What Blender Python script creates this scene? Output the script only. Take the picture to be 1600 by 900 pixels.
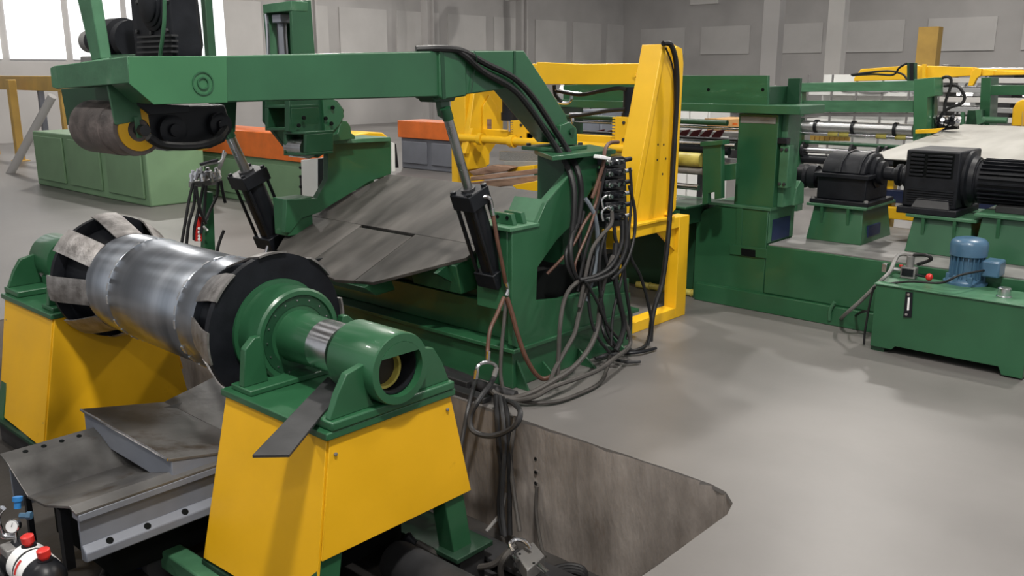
import bpy, bmesh, math, random
from mathutils import Vector, Matrix
random.seed(7)
for o in list(bpy.data.objects): bpy.data.objects.remove(o)
scene = bpy.context.scene
col = scene.collection

# ------------------------------------------------------------------ camera
FPX, EYE, YAW, HOR = 1400.0, 1.7, math.radians(42), 112.0
PITCH = math.atan((450-HOR)/FPX)
_h = Vector((-math.sin(YAW), math.cos(YAW), 0)); _r = Vector((math.cos(YAW), math.sin(YAW), 0)); _u = Vector((0,0,1))
_fw = _h*math.cos(PITCH)-_u*math.sin(PITCH); _up = _h*math.sin(PITCH)+_u*math.cos(PITCH)
CAM = Vector((0,0,EYE))
cd = bpy.data.cameras.new('camera'); cam = bpy.data.objects.new('camera', cd); col.objects.link(cam)
cd.sensor_width = 36; cd.lens = 36*FPX/1600; cd.clip_start = .05; cd.clip_end = 300
cam.matrix_world = Matrix(((_r.x,_up.x,-_fw.x,0),(_r.y,_up.y,-_fw.y,0),(_r.z,_up.z,-_fw.z,EYE),(0,0,0,1)))
scene.camera = cam

# ------------------------------------------------------------------ world, light, exposure
scene.view_settings.view_transform = 'Standard'; scene.view_settings.look = 'None'
scene.view_settings.gamma = 1; scene.view_settings.use_curve_mapping = False
scene.view_settings.exposure = 0.22
w = bpy.data.worlds.new('hall_daylight'); scene.world = w; w.use_nodes = True
w.node_tree.nodes['Background'].inputs[0].default_value = (.95,.97,1,1)
w.node_tree.nodes['Background'].inputs[1].default_value = .50
ROOF_GLOW, LAMP_W = .70, 250.0

# ------------------------------------------------------------------ helpers
def P(px, py, X=None, Y=None, Z=None):
    d = _fw + _r*((px-800)/FPX) + _up*((450-py)/FPX)
    if X is not None: t = (X-CAM.x)/d.x
    elif Y is not None: t = (Y-CAM.y)/d.y
    else: t = (Z-CAM.z)/d.z
    return CAM + d*t

MATS = {}
def mat(name, c, rough=.5, metal=0, var=.15, scale=6, bump=.02, c2=None, emit=None, estr=1, coat=0, streak=None, dirt=None, rvar=.15, bscale=None, spec=.5):
    m = bpy.data.materials.new(name); m.use_nodes = True; nt = m.node_tree; N = nt.nodes; L = nt.links
    b = N['Principled BSDF']
    b.inputs['Roughness'].default_value = rough; b.inputs['Metallic'].default_value = metal
    b.inputs['Specular IOR Level'].default_value = spec
    if 'Coat Weight' in b.inputs: b.inputs['Coat Weight'].default_value = coat
    tc = N.new('ShaderNodeTexCoord'); mp = N.new('ShaderNodeMapping'); L.new(tc.outputs['Object'], mp.inputs[0])
    if streak: mp.inputs['Scale'].default_value = streak
    n = N.new('ShaderNodeTexNoise'); n.inputs['Scale'].default_value = scale; n.inputs['Detail'].default_value = 6; L.new(mp.outputs[0], n.inputs['Vector'])
    r = N.new('ShaderNodeValToRGB'); r.color_ramp.elements[0].position = .3; r.color_ramp.elements[1].position = .7
    a = [max(0,x*(1-var)) for x in c]; z = list(c2) if c2 else [min(1,x*(1+var)) for x in c]
    r.color_ramp.elements[0].color = (*a,1); r.color_ramp.elements[1].color = (*z,1)
    L.new(n.outputs['Fac'], r.inputs[0]); out = r.outputs[0]
    if dirt:
        n2 = N.new('ShaderNodeTexNoise'); n2.inputs['Scale'].default_value = dirt[1]; n2.inputs['Detail'].default_value = 8; n2.inputs['Roughness'].default_value = .65; L.new(mp.outputs[0], n2.inputs['Vector'])
        r2 = N.new('ShaderNodeValToRGB'); r2.color_ramp.elements[0].position = dirt[2]; r2.color_ramp.elements[1].position = dirt[2]+.14
        L.new(n2.outputs['Fac'], r2.inputs[0])
        mx = N.new('ShaderNodeMix'); mx.data_type = 'RGBA'; L.new(r2.outputs[0], mx.inputs['Factor']); L.new(out, mx.inputs['A']); mx.inputs['B'].default_value = (*dirt[0],1)
        out = mx.outputs['Result']
    L.new(out, b.inputs['Base Color'])
    if rvar:
        mr = N.new('ShaderNodeMapRange'); mr.inputs['To Min'].default_value = max(.05,rough-rvar); mr.inputs['To Max'].default_value = min(1,rough+rvar)
        L.new(n.outputs['Fac'], mr.inputs['Value']); L.new(mr.outputs[0], b.inputs['Roughness'])
    if bump:
        n3 = N.new('ShaderNodeTexNoise'); n3.inputs['Scale'].default_value = bscale or scale*5; n3.inputs['Detail'].default_value = 4; L.new(mp.outputs[0], n3.inputs['Vector'])
        bp = N.new('ShaderNodeBump'); bp.inputs['Strength'].default_value = bump; bp.inputs['Distance'].default_value = .02
        L.new(n3.outputs['Fac'], bp.inputs['Height']); L.new(bp.outputs[0], b.inputs['Normal'])
    if emit:
        b.inputs['Emission Color'].default_value = (*emit,1); b.inputs['Emission Strength'].default_value = estr
    MATS[name] = m; return m

G  = mat('green_paint', (.019,.088,.038), .36, var=.14, scale=3, bump=.03, coat=.2)
GD = mat('dark_green_paint', (.009,.048,.021), .4, var=.15, scale=3, bump=.03)
GL = mat('worn_and_lit_green_paint', (.045,.135,.070), .45, var=.2, scale=8, bump=.05, dirt=((.10,.19,.12),9,.60))  # worn paint; its lighter tone also puts light on side faces into the colour
GS = mat('scuffed_green_paint', (.016,.090,.036), .42, var=.15, scale=4, bump=.04, streak=(1,3,4), dirt=((.075,.16,.09),5,.60))
GP = mat('light_green_paint', (.036,.138,.060), .42, var=.1, scale=3, bump=.03)
GR = mat('lit_green_frame_paint', (.060,.175,.090), .4, var=.2, scale=5, bump=.03, streak=(1,3,4), dirt=((.12,.24,.15),6,.62))  # rear frame green, lightened so the light on it is in the colour
YL = mat('yellow_paint', (.72,.39,.008), .42, var=.07, scale=2.5, bump=.015, dirt=((.52,.26,.008),5,.66))
YP = mat('portal_yellow_paint', (.78,.45,.012), .38, var=.08, scale=4, bump=.02, dirt=((.30,.17,.02),14,.74))
BK = mat('black_paint', (.008,.009,.012), .42, var=.3, scale=8, bump=.05, spec=.28)
BF = mat('black_disc_paint', (.007,.008,.011), .5, var=.3, scale=8, bump=.05, dirt=((.08,.08,.09),24,.73), spec=.22)
MB = mat('motor_black_paint', (.008,.009,.012), .48, var=.25, scale=12, bump=.04, spec=.25)
RB = mat('black_rubber_hose', (.011,.011,.012), .5, var=.3, scale=14, bump=.05, spec=.3)
RG = mat('dusty_rubber_hose', (.050,.045,.041), .65, var=.3, scale=10, bump=.05)
RC = mat('copper_brown_hose', (.085,.036,.022), .5, var=.3, scale=10, bump=.05)
ST = mat('bright_steel', (.62,.62,.64), .22, 1, var=.12, scale=10, bump=.02)
DS = mat('brushed_drum_steel', (.30,.335,.39), .30, 1, var=.10, scale=2.4, bump=.0, streak=(3.2,.25,.25), c2=(.53,.565,.62), rvar=.07)
FS = mat('finger_steel', (.24,.225,.215), .45, .8, var=.25, scale=14, bump=.12, c2=(.42,.40,.39))
BW = mat('bore_shade_brown', (.020,.014,.006), .6)  # brown that paints the shade inside the bearing bore
DGG = mat('dull_dark_green', (.012,.036,.020), .55, var=.3, scale=6, bump=.05, spec=.3)  # darker, less glossy green for the stand base plates
WB = mat('weld_bright', (.85,.87,.9), .25, .9, var=.1, scale=20, bump=.0)
RD = mat('cylinder_rod_steel', (.42,.42,.43), .3, 1, var=.1, scale=8, bump=.0)
TS = mat('worn_table_steel', (.050,.047,.043), .58, .15, var=.35, scale=2.2, bump=.05, streak=(3,.9,.9), c2=(.110,.102,.095), dirt=((.17,.17,.175),7,.70), spec=.35)
CS = mat('coil_car_steel', (.085,.082,.080), .38, .5, var=.35, scale=3.5, bump=.06, c2=(.175,.17,.165), dirt=((.06,.045,.032),4.5,.56))
CG = mat('car_grey_paint', (.17,.185,.22), .5, .1, var=.12, scale=5, bump=.03)
DG = mat('dark_grey_steel', (.030,.030,.032), .5, .2, var=.3, scale=6, bump=.05)
LG = mat('grey_steel', (.22,.215,.21), .5, .4, var=.25, scale=6, bump=.05)
IN = mat('interior_shade_black', (.004,.005,.005), .85, var=.3, scale=6, bump=.03, spec=.1)  # near black standing in for the shade inside holes and recesses
WH = mat('white_paint', (.72,.72,.70), .5, var=.05, scale=4, bump=.01)
PL = mat('plastic_white', (.8,.8,.8), .4, var=.04, scale=4, bump=.0)
BM = mat('blue_motor_paint', (.050,.115,.19), .35, var=.15, scale=9, bump=.04, coat=.2)
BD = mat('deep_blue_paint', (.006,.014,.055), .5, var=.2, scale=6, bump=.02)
BV = mat('bright_blue_paint', (.02,.16,.42), .4, var=.1, scale=9, bump=.0)
RDP= mat('red_plastic', (.55,.025,.02), .4, var=.1, scale=9, bump=.0)
MR = mat('maroon_plastic', (.13,.010,.025), .45, var=.2, scale=9, bump=.0)
OR = mat('orange_paint', (.70,.15,.02), .5, var=.15, scale=5, bump=.02)
WD = mat('weathered_wood', (.16,.085,.055), .75, var=.35, scale=6, bump=.15, streak=(1,1,5), c2=(.36,.23,.16))
YO = mat('old_yellow_paint', (.45,.36,.05), .5, var=.3, scale=9, bump=.04, c2=(.62,.55,.14))
SS = mat('galvanised_sheet', (.29,.28,.255), .6, .1, var=.12, scale=2.5, bump=.03, streak=(2,.5,1), c2=(.40,.39,.36))
CO = mat('pit_concrete', (.150,.128,.112), .85, var=.3, scale=2.4, bump=.35, streak=(1.7,1.7,.5), c2=(.32,.285,.26), dirt=((.095,.062,.040),2.6,.60), bscale=18)
FL = mat('floor_concrete', (.128,.120,.115), .40, var=.2, scale=.55, bump=.05, c2=(.198,.187,.180), bscale=9, rvar=.1)
PF = mat('oily_pit_floor', (.035,.032,.030), .6, var=.4, scale=3, bump=.2)
WA = mat('pale_wall_cladding', (.62,.60,.575), .8, var=.12, scale=.6, bump=.02)
WDK= mat('grey_wall_cladding', (.40,.385,.375), .8, var=.12, scale=.6, bump=.02)
WM = mat('mid_wall_cladding', (.50,.485,.47), .8, var=.12, scale=.6, bump=.02)
WG = mat('window_glow', (.8,.8,.8), .6, var=.04, scale=1, bump=0, emit=(.93,.96,1), estr=.85)
RG2= mat('added_roof_light_glow', (.8,.8,.8), .6, var=.04, scale=1, bump=0, emit=(1,.985,.96), estr=ROOF_GLOW)  # glow of the unseen roof strips added to light the hall
LAMPG = mat('lamp_glow', (.8,.8,.8), .6, var=.04, scale=1, bump=0, emit=(1,.97,.92), estr=14)
CY = mat('coil_steel', (.55,.55,.55), .35, .9, var=.2, scale=20, bump=.03, streak=(8,1,8))
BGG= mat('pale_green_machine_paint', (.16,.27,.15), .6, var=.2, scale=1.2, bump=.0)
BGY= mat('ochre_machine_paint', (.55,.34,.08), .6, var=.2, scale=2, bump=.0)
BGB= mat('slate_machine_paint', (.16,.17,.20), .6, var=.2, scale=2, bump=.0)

WLOC = {}
class B:
    def __init__(s): s.v=[]; s.f=[]
    def add(s, vs, fs):
        k=len(s.v); s.v += [Vector(x) for x in vs]; s.f += [tuple(i+k for i in f) for f in fs]; return s
    def box(s, x0,x1,y0,y1,z0,z1):
        x0,x1=sorted((x0,x1)); y0,y1=sorted((y0,y1)); z0,z1=sorted((z0,z1))
        return s.add([(x0,y0,z0),(x1,y0,z0),(x1,y1,z0),(x0,y1,z0),(x0,y0,z1),(x1,y0,z1),(x1,y1,z1),(x0,y1,z1)],
                     [(0,3,2,1),(4,5,6,7),(0,1,5,4),(1,2,6,5),(2,3,7,6),(3,0,4,7)])
    def prism(s, pts, vec):
        pts=[Vector(p) for p in pts]; vec=Vector(vec); n=len(pts)
        nm=Vector((0,0,0))
        for i in range(n): nm += pts[i].cross(pts[(i+1)%n])
        if nm.dot(vec) > 0: pts.reverse()
        return s.add(pts+[p+vec for p in pts], [tuple(range(n)), tuple(range(2*n-1,n-1,-1))]+[(i,i+n,(i+1)%n+n,(i+1)%n) for i in range(n)])
    def pX(s, pix, X, th): return s.prism([P(a,b,X=X) for a,b in pix], (-th,0,0))
    def pY(s, pix, Y, th): return s.prism([P(a,b,Y=Y) for a,b in pix], (0,th,0))
    def pZ(s, pix, Z, th): return s.prism([P(a,b,Z=Z) for a,b in pix], (0,0,-th))
    def lathe(s, p0, ax, prof, n=24):
        p0=Vector(p0); ax=Vector(ax).normalized(); a=Vector((0,0,1)) if abs(ax.z)<.9 else Vector((1,0,0))
        e1=ax.cross(a).normalized(); e2=ax.cross(e1)
        vs=[];fs=[];m=len(prof)
        for t,r in prof:
            for i in range(n):
                g=2*math.pi*i/n; vs.append(p0+ax*t+(e1*math.cos(g)+e2*math.sin(g))*r)
        for j in range(m-1):
            for i in range(n): fs.append((j*n+i,j*n+(i+1)%n,(j+1)*n+(i+1)%n,(j+1)*n+i))
        fs.append(tuple(range(n-1,-1,-1))); fs.append(tuple(range((m-1)*n,m*n)))
        return s.add(vs,fs)
    def ring(s, p0, ax, prof, n=32):            # closed profile, no caps
        p0=Vector(p0); ax=Vector(ax).normalized(); a=Vector((0,0,1)) if abs(ax.z)<.9 else Vector((1,0,0))
        e1=ax.cross(a).normalized(); e2=ax.cross(e1); vs=[];fs=[];m=len(prof)
        for t,r in prof:
            for i in range(n):
                g=2*math.pi*i/n; vs.append(p0+ax*t+(e1*math.cos(g)+e2*math.sin(g))*r)
        for j in range(m):
            for i in range(n): fs.append((j*n+i,j*n+(i+1)%n,((j+1)%m)*n+(i+1)%n,((j+1)%m)*n+i))
        return s.add(vs,fs)
    def cyl(s, p0, p1, r, r2=None, n=16):
        p0=Vector(p0);p1=Vector(p1); d=p1-p0
        return s.lathe(p0,d,[(0,r),(d.length,r if r2 is None else r2)],n)
    def tube(s, pts, r, n=8, sub=6):
        pts=[Vector(p) for p in pts]; Q=[]
        if len(pts)>2 and sub>1:
            for i in range(len(pts)-1):
                a=pts[max(i-1,0)];b=pts[i];c=pts[i+1];d=pts[min(i+2,len(pts)-1)]
                for k in range(sub):
                    t=k/sub; Q.append(.5*((2*b)+(c-a)*t+(2*a-5*b+4*c-d)*t*t+(3*b-a-3*c+d)*t**3))
            Q.append(pts[-1])
        else: Q=pts
        vs=[];fs=[];m=len(Q); e=None
        for i in range(m):
            T=(Q[min(i+1,m-1)]-Q[max(i-1,0)]); T=T.normalized() if T.length>1e-9 else Vector((0,0,1))
            if e is None: e=T.cross(Vector((.31,.52,.79))).normalized()
            e=(e-T*e.dot(T)).normalized(); g=T.cross(e)
            for k in range(n):
                q=2*math.pi*k/n; vs.append(Q[i]+(e*math.cos(q)+g*math.sin(q))*r)
        for i in range(m-1):
            for k in range(n): fs.append((i*n+k,i*n+(k+1)%n,(i+1)*n+(k+1)%n,(i+1)*n+k))
        fs.append(tuple(range(n-1,-1,-1))); fs.append(tuple(range((m-1)*n,m*n)))
        return s.add(vs,fs)
    def build(s, name, m, parent=None, bevel=0, smooth=True, label=None, kind=None):
        lo=Vector((min(v.x for v in s.v),min(v.y for v in s.v),min(v.z for v in s.v))); hi=Vector((max(v.x for v in s.v),max(v.y for v in s.v),max(v.z for v in s.v)))
        c=Vector(((lo.x+hi.x)/2,(lo.y+hi.y)/2,lo.z))
        me=bpy.data.meshes.new(name); me.from_pydata([tuple(v-c) for v in s.v],[],s.f); me.validate()
        bm=bmesh.new(); bm.from_mesh(me); bmesh.ops.recalc_face_normals(bm, faces=bm.faces); bm.to_mesh(me); bm.free()
        me.materials.append(m)
        if smooth: me.shade_smooth(); me.set_sharp_from_angle(angle=math.radians(38))
        o=bpy.data.objects.new(name,me); col.objects.link(o)
        if parent is not None: o.parent=parent; o.location=c-WLOC[parent.name]
        else: o.location=c
        WLOC[o.name]=c
        if bevel:
            md=o.modifiers.new('edge','BEVEL'); md.width=bevel; md.segments=2; md.limit_method='ANGLE'; md.angle_limit=math.radians(40); md.harden_normals=False
        if label: o['label']=label
        if kind: o['kind']=kind
        return o

def thing(name, label, cat, loc, group=None):
    o=bpy.data.objects.new(name,None); col.objects.link(o); o.empty_display_size=.1; o.location=loc; WLOC[o.name]=Vector(loc)
    o['label']=label; o['category']=cat
    if group: o['group']=group
    return o
def tag(o,label,cat,group=None):
    o['label']=label; o['category']=cat
    if group: o['group']=group
    return o
def struct(o): o['kind']='structure'; return o
def bolt(parent, p, ax, r=.008, h=.007, m=None):
    p=Vector(p); ax=Vector(ax).normalized()
    return B().lathe(p-ax*.002,ax,[(0,r),(h,r),(h+.001,r*.8)],6).build('bolt',m or LG,parent)
def hose(label, pts, r=.011, m=None, group=None, cat='hose', name='hydraulic_hose'):
    return tag(B().tube(pts,r,8,6).build(name,m or RB),label,cat,group)
def hx(label, pix, r=.011, m=None, group=None, **k):      # (px,py,X) way points
    return hose(label,[P(a,b,X=X) for a,b,X in pix],r,m,group,**k)
# ================================================================== the hall
PX0,PX1,PY0,PY1,PZ = -6.75,-1.53,-12.0,3.17,-.66
def jit(a,b,n,amp):
    return [tuple(Vector(a).lerp(Vector(b),i/n)+Vector((random.uniform(-amp,amp),random.uniform(-amp,amp),0))) for i in range(1,n)]
rim = [(PX0,PY1,0)]+jit((PX0,PY1,0),(PX1-.2,PY1,0),46,.004)+[(PX1-.18,PY1-.005,0),(PX1-.10,PY1-.03,0),(PX1-.03,PY1-.10,0),(PX1,PY1-.2,0)]+jit((PX1,PY1-.2,0),(PX1,PY0,0),60,.005)+[(PX1,PY0,0)]
fl = B()
fl.prism([(12,34,0),(-24,34,0),(-24,PY0,0),(PX0,PY0,0)]+rim+[(12,PY0,0)], (0,0,-.02))
struct(fl.build('floor',FL,smooth=False))
struct(B().box(PX0-.3,PX1+.3,PY0,PY1+.3,PZ-.1,PZ).build('floor_pit',PF,smooth=False))
def rough_wall(a,b,nrm,name):
    a=Vector(a);b=Vector(b);n=60;m=8;vs=[];fs=[];rnd=random.Random(3)
    for j in range(m+1):
        for i in range(n+1):
            p=a.lerp(b,i/n); p.z=PZ+((-.004-(rnd.random()**4)*.03 if j==m else -.012)-PZ)*j/m
            vs.append(p+Vector(nrm)*rnd.uniform(-.006,.006))
    for j in range(m):
        for i in range(n): fs.append((j*(n+1)+i,j*(n+1)+i+1,(j+1)*(n+1)+i+1,(j+1)*(n+1)+i))
    k=len(vs); vs+= [a+Vector(nrm)*-.25, b+Vector(nrm)*-.25, Vector((b.x,b.y,-.03))+Vector(nrm)*-.25, Vector((a.x,a.y,-.03))+Vector(nrm)*-.25]
    fs.append((k,k+1,k+2,k+3))
    return struct(B().add(vs,fs).build(name,CO))
rough_wall((PX0,PY1-.008,PZ),(PX1-.14,PY1-.008,PZ),(0,-1,0),'wall_pit_back')
rough_wall((PX1-.008,PY0,PZ),(PX1-.008,PY1-.16,PZ),(-1,0,0),'wall_pit_right')
rough_wall((PX0+.008,PY0,PZ),(PX0+.008,PY1,PZ),(1,0,0),'wall_pit_left')
B().add([(PX1-.15,PY1-.010,PZ),(PX1-.09,PY1-.035,PZ),(PX1-.03,PY1-.095,PZ),(PX1-.010,PY1-.17,PZ),(PX1-.15,PY1-.010,-.006),(PX1-.09,PY1-.035,-.012),(PX1-.03,PY1-.095,-.008),(PX1-.010,PY1-.17,-.006)],[(0,1,5,4),(1,2,6,5),(2,3,7,6)]).build('corner_fillet',CO,bpy.data.objects['wall_pit_back'])
for i,(a,b) in enumerate([(839,716),(839,737),(839,754)]):
    p=P(a,b,Y=PY1); B().lathe((p.x,p.y-.012,p.z),(0,1,0),[(0,.010),(.02,.010)],10).build('anchor_bolt',ST,bpy.data.objects['wall_pit_back'])

wl=struct(B().box(-24.3,-24,-12,34,0,9).build('wall_left',WDK,smooth=False))
wb=struct(B().box(-24,12,34,34.3,0,9).build('wall_back',WDK,smooth=False))
def pane_row(par,fixed,axis,start,stop,step,w_,z0,z1,m):
    t=start
    while t<stop:
        b=B()
        if axis=='Y': b.box(fixed,fixed+.05,t,t+w_,z0,z1)
        else: b.box(t,t+w_,fixed-.05,fixed,z0,z1)
        b.build('pane',m,par,smooth=False); t+=step
pane_row(wl,-24,'Y',4.0,13.5,1.5,1.32,2.0,4.6,WG)
pane_row(wl,-24,'Y',13.6,33,2.4,1.95,2.0,3.7,WM)
pane_row(wb,34,'X',-23,10,3.0,2.2,2.4,3.5,WM)
pane_row(wb,34,'X',-20.6,10,6.0,1.3,4.4,5.6,WA)
# steel columns along the walls
for i,(x,y) in enumerate([(-23.2,7.1),(-23.2,11.9),(-23.2,16.7),(-23.2,21.5),(-23.2,26.3)]):
    c=B(); c.box(x-.15,x+.15,y-.16,y-.13,0,9).box(x-.15,x+.15,y+.13,y+.16,0,9).box(x-.02,x+.02,y-.13,y+.13,0,9)
    tag(c.build('steel_column',WDK,smooth=False),['grey steel hall column beside the bright window panes at far left','grey steel hall column above the pressure roll in the blurred background','grey steel hall column behind the green press post','grey steel hall column behind the middle of the long green arm','grey steel hall column beyond the gooseneck of the green arm'][i],'column','hall columns')
ro=B()
ry=-12.0; glow=[]
while ry<34:
    ro.box(-24,12,ry,ry+3.4,8.9,9.0); glow.append((ry+3.4,ry+5.0)); ry+=5.0
rf=struct(ro.build('ceiling',WDK,smooth=False))
for a,b in glow: B().box(-23,11,a,b,8.93,8.97).build('added_roof_light',RG2,rf,smooth=False)  # unseen glowing strips, added for light and streaky drum reflections
for i,(x,y,s) in enumerate([(-.4,1.0,1.9),(-6.5,-1.5,.8),(-.8,8.2,1.0),(-7.2,6.8,1.0),(3.5,-3.5,.7),(-5,14,1),(-19,9,1.6),(-19,17,1.2),(-17,26,.9),(-8,29,.9),(2,28,1.0)]):  # the lamps near the walls are added to brighten the far background
    t=thing('high_bay_lamp',['bell shaped factory lamp hanging above the yellow stand','bell shaped factory lamp hanging left of the drum','bell shaped factory lamp hanging above the black motors','bell shaped factory lamp hanging above the yellow portal','bell shaped factory lamp hanging behind the viewer','bell shaped factory lamp hanging over the far rollers','bell shaped lamp added to light the left wall windows','bell shaped lamp added to light the middle of the left wall','bell shaped lamp added to light the far left corner','bell shaped lamp added to light the middle of the back wall','bell shaped lamp added to light the right part of the back wall'][i],'lamp',(x,y,6.5),'hanging factory lamps')
    B().ring((x,y,6.5),(0,0,1),[(0,.30),(.18,.20),(.30,.09),(.29,.07),(.17,.185),(0,.285)],24).build('reflector',LG,t)
    B().cyl((x,y,6.79),(x,y,8.9),.012).build('hanger',DG,t)
    B().lathe((x,y,6.58),(0,0,1),[(0,.16),(.03,.16)],20).build('lens',LAMPG,t)
    ld=bpy.data.lights.new('lamp_light','AREA'); ld.shape='DISK'; ld.size=.5; ld.energy=LAMP_W*s; ld.color=(1,.96,.9)
    lo=bpy.data.objects.new('lamp_light',ld); col.objects.link(lo); lo.parent=t; lo.location=(0,0,.03)

# ------------------------------------------------------------------ far background machines
def bgbox(name,label,cat,px0,px1,yb,z1,dep,m,trim=None):
    a=P(px0,yb,Z=0); Y=a.y; b=P(px1,yb,Y=Y); t=thing(name,label,cat,((a.x+b.x)/2,Y,0))
    B().box(a.x,b.x,Y,Y+dep,0,z1).build('body',m,t,.02)
    if trim: B().box(a.x-.03,b.x+.03,Y-.05,Y+dep*.8,z1,z1+trim[1]).build('top_rail',trim[0],t,.01)
    n=max(2,int(abs(b.x-a.x)/1.2))
    for k in range(n):
        x=a.x+(b.x-a.x)*(k+.08)/n; x2=a.x+(b.x-a.x)*(k+.92)/n
        B().box(x,x2,Y-.03,Y,.1,z1-.06).build('panel',m,t,.01)
    return t
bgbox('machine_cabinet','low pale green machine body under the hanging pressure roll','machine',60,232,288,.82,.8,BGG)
bgbox('machine_cabinet','dark slate machine body between two pale green ones','machine',243,290,282,.9,.6,BGB)  # body in the slate colour
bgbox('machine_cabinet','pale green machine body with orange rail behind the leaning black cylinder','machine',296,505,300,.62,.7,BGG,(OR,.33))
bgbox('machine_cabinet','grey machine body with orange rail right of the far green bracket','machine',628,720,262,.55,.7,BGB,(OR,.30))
for i,(px,Y,w_,m,lb) in enumerate([(20,6.6,.14,BGY,'ochre upright post at the far left edge'),(110,7.6,.16,BGY,'ochre upright post below the crossbeam end'),(66,7.0,.10,BGB,'thin slate upright post at far left')]):
    p=P(px,200,Y=Y); t=thing('safety_post',lb,'post',(p.x,Y,0))
    B().box(p.x-w_/2,p.x+w_/2,Y,Y+w_,0,1.55).build('upright',m,t,.01); B().box(p.x-w_,p.x+w_,Y-w_*.4,Y+w_*1.4,0,.02).build('foot_plate',m,t)
p=P(0,130,Y=6.9); q=P(95,130,Y=6.9)
t=thing('guard_rail','ochre horizontal guard rail at far left','rail',((p.x+q.x)/2,6.9,0))
B().box(p.x-1,q.x,6.9,6.98,1.35,1.62).build('rail',BGY,t,.01)
B().box(p.x-.8,p.x-.7,6.91,6.97,0,1.35).build('post',BGY,t); B().box(q.x-.2,q.x-.1,6.91,6.97,0,1.35).build('post',BGY,t)
t=tag(B().tube([P(0,300,Y=5.6),P(82,150,Y=6.2)],.07,10,1).build('inclined_pipe',WDK),'pale grey inclined pipe at the left edge of the picture','pipe')
p=P(332,200,Y=7.0); t=thing('green_post','tall blurred green upright post behind the arm tip','post',(p.x,7.0,0)); B().box(p.x-.06,p.x+.06,7.0,7.12,0,3.4).build('upright',G,t,.01); B().box(p.x-.15,p.x+.15,6.92,7.2,0,.02).build('foot_plate',G,t)
# overhead crane girder and steel racks in the blur
t=thing('crane_girder','grey crane girder crossing high in the blurred background','crane',(-14,24,4.1))
B().box(-22,10,24,24.4,4.3,4.7).build('girder',BGB,t,.01); B().box(-22,10,24.1,24.3,4.1,4.3).build('lower_flange',WDK,t)
for k in range(8): B().box(-20+3.6*k,-19.85+3.6*k,23.98,24.42,4.28,4.72).build('stiffener',BGB,t)
for i,(px,Y,z1,m,lb) in enumerate([(1200,20,4.6,WDK,'grey storage rack upright behind the press beam'),(1300,22,4.6,WA,'pale storage rack upright above the second roller stand'),(1445,20,2.6,BGY,'ochre upright behind the second roller stand')]):
    p=P(px,100,Y=Y); t=thing('rack_upright',lb,'rack',(p.x,Y,0)); B().box(p.x-.2,p.x+.2,Y,Y+.3,0,z1).build('upright',m,t,.01); B().box(p.x-.25,p.x+.25,Y-.02,Y+.32,0,.03).build('foot_plate',m,t,.01)
# steel coils stored behind the line
for i,(px,py,Y,r,wd) in enumerate([(1335,150,15,.42,.8),(1400,150,16.5,.42,.8),(1480,190,16,.5,.9),(1570,170,18,.55,1.1),(930,190,15,.6,1.0),(1120,185,14,.5,.8)]):
    p=P(px,py,Y=Y); z=r+.55
    lb=['steel coil behind the upper beam of second roller stand, left one','steel coil behind the upper beam of second roller stand, right one','large steel coil beside the loop of black hose','steel coil behind the yellow wheel guard','steel coil seen under the yellow portal beam','steel coil seen under the press beam'][i]
    t=thing('steel_coil',lb,'coil',(p.x,Y,0),'stored steel coils')
    B().ring((p.x-wd/2,Y,z),(1,0,0),[(0,r),(wd,r),(wd,r*.5),(0,r*.5)],32).build('winding',CY,t)
    B().box(p.x-wd*.45,p.x+wd*.45,Y-r*.8,Y+r*.8,0,.62).build('cradle',DG,t,.01)
    for k in (-.3,.3): B().ring((p.x+k*wd,Y,z),(1,0,0),[(0,r+.006),(.03,r+.006),(.03,r-.01),(0,r-.01)],32).build('strap',DG,t)

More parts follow.
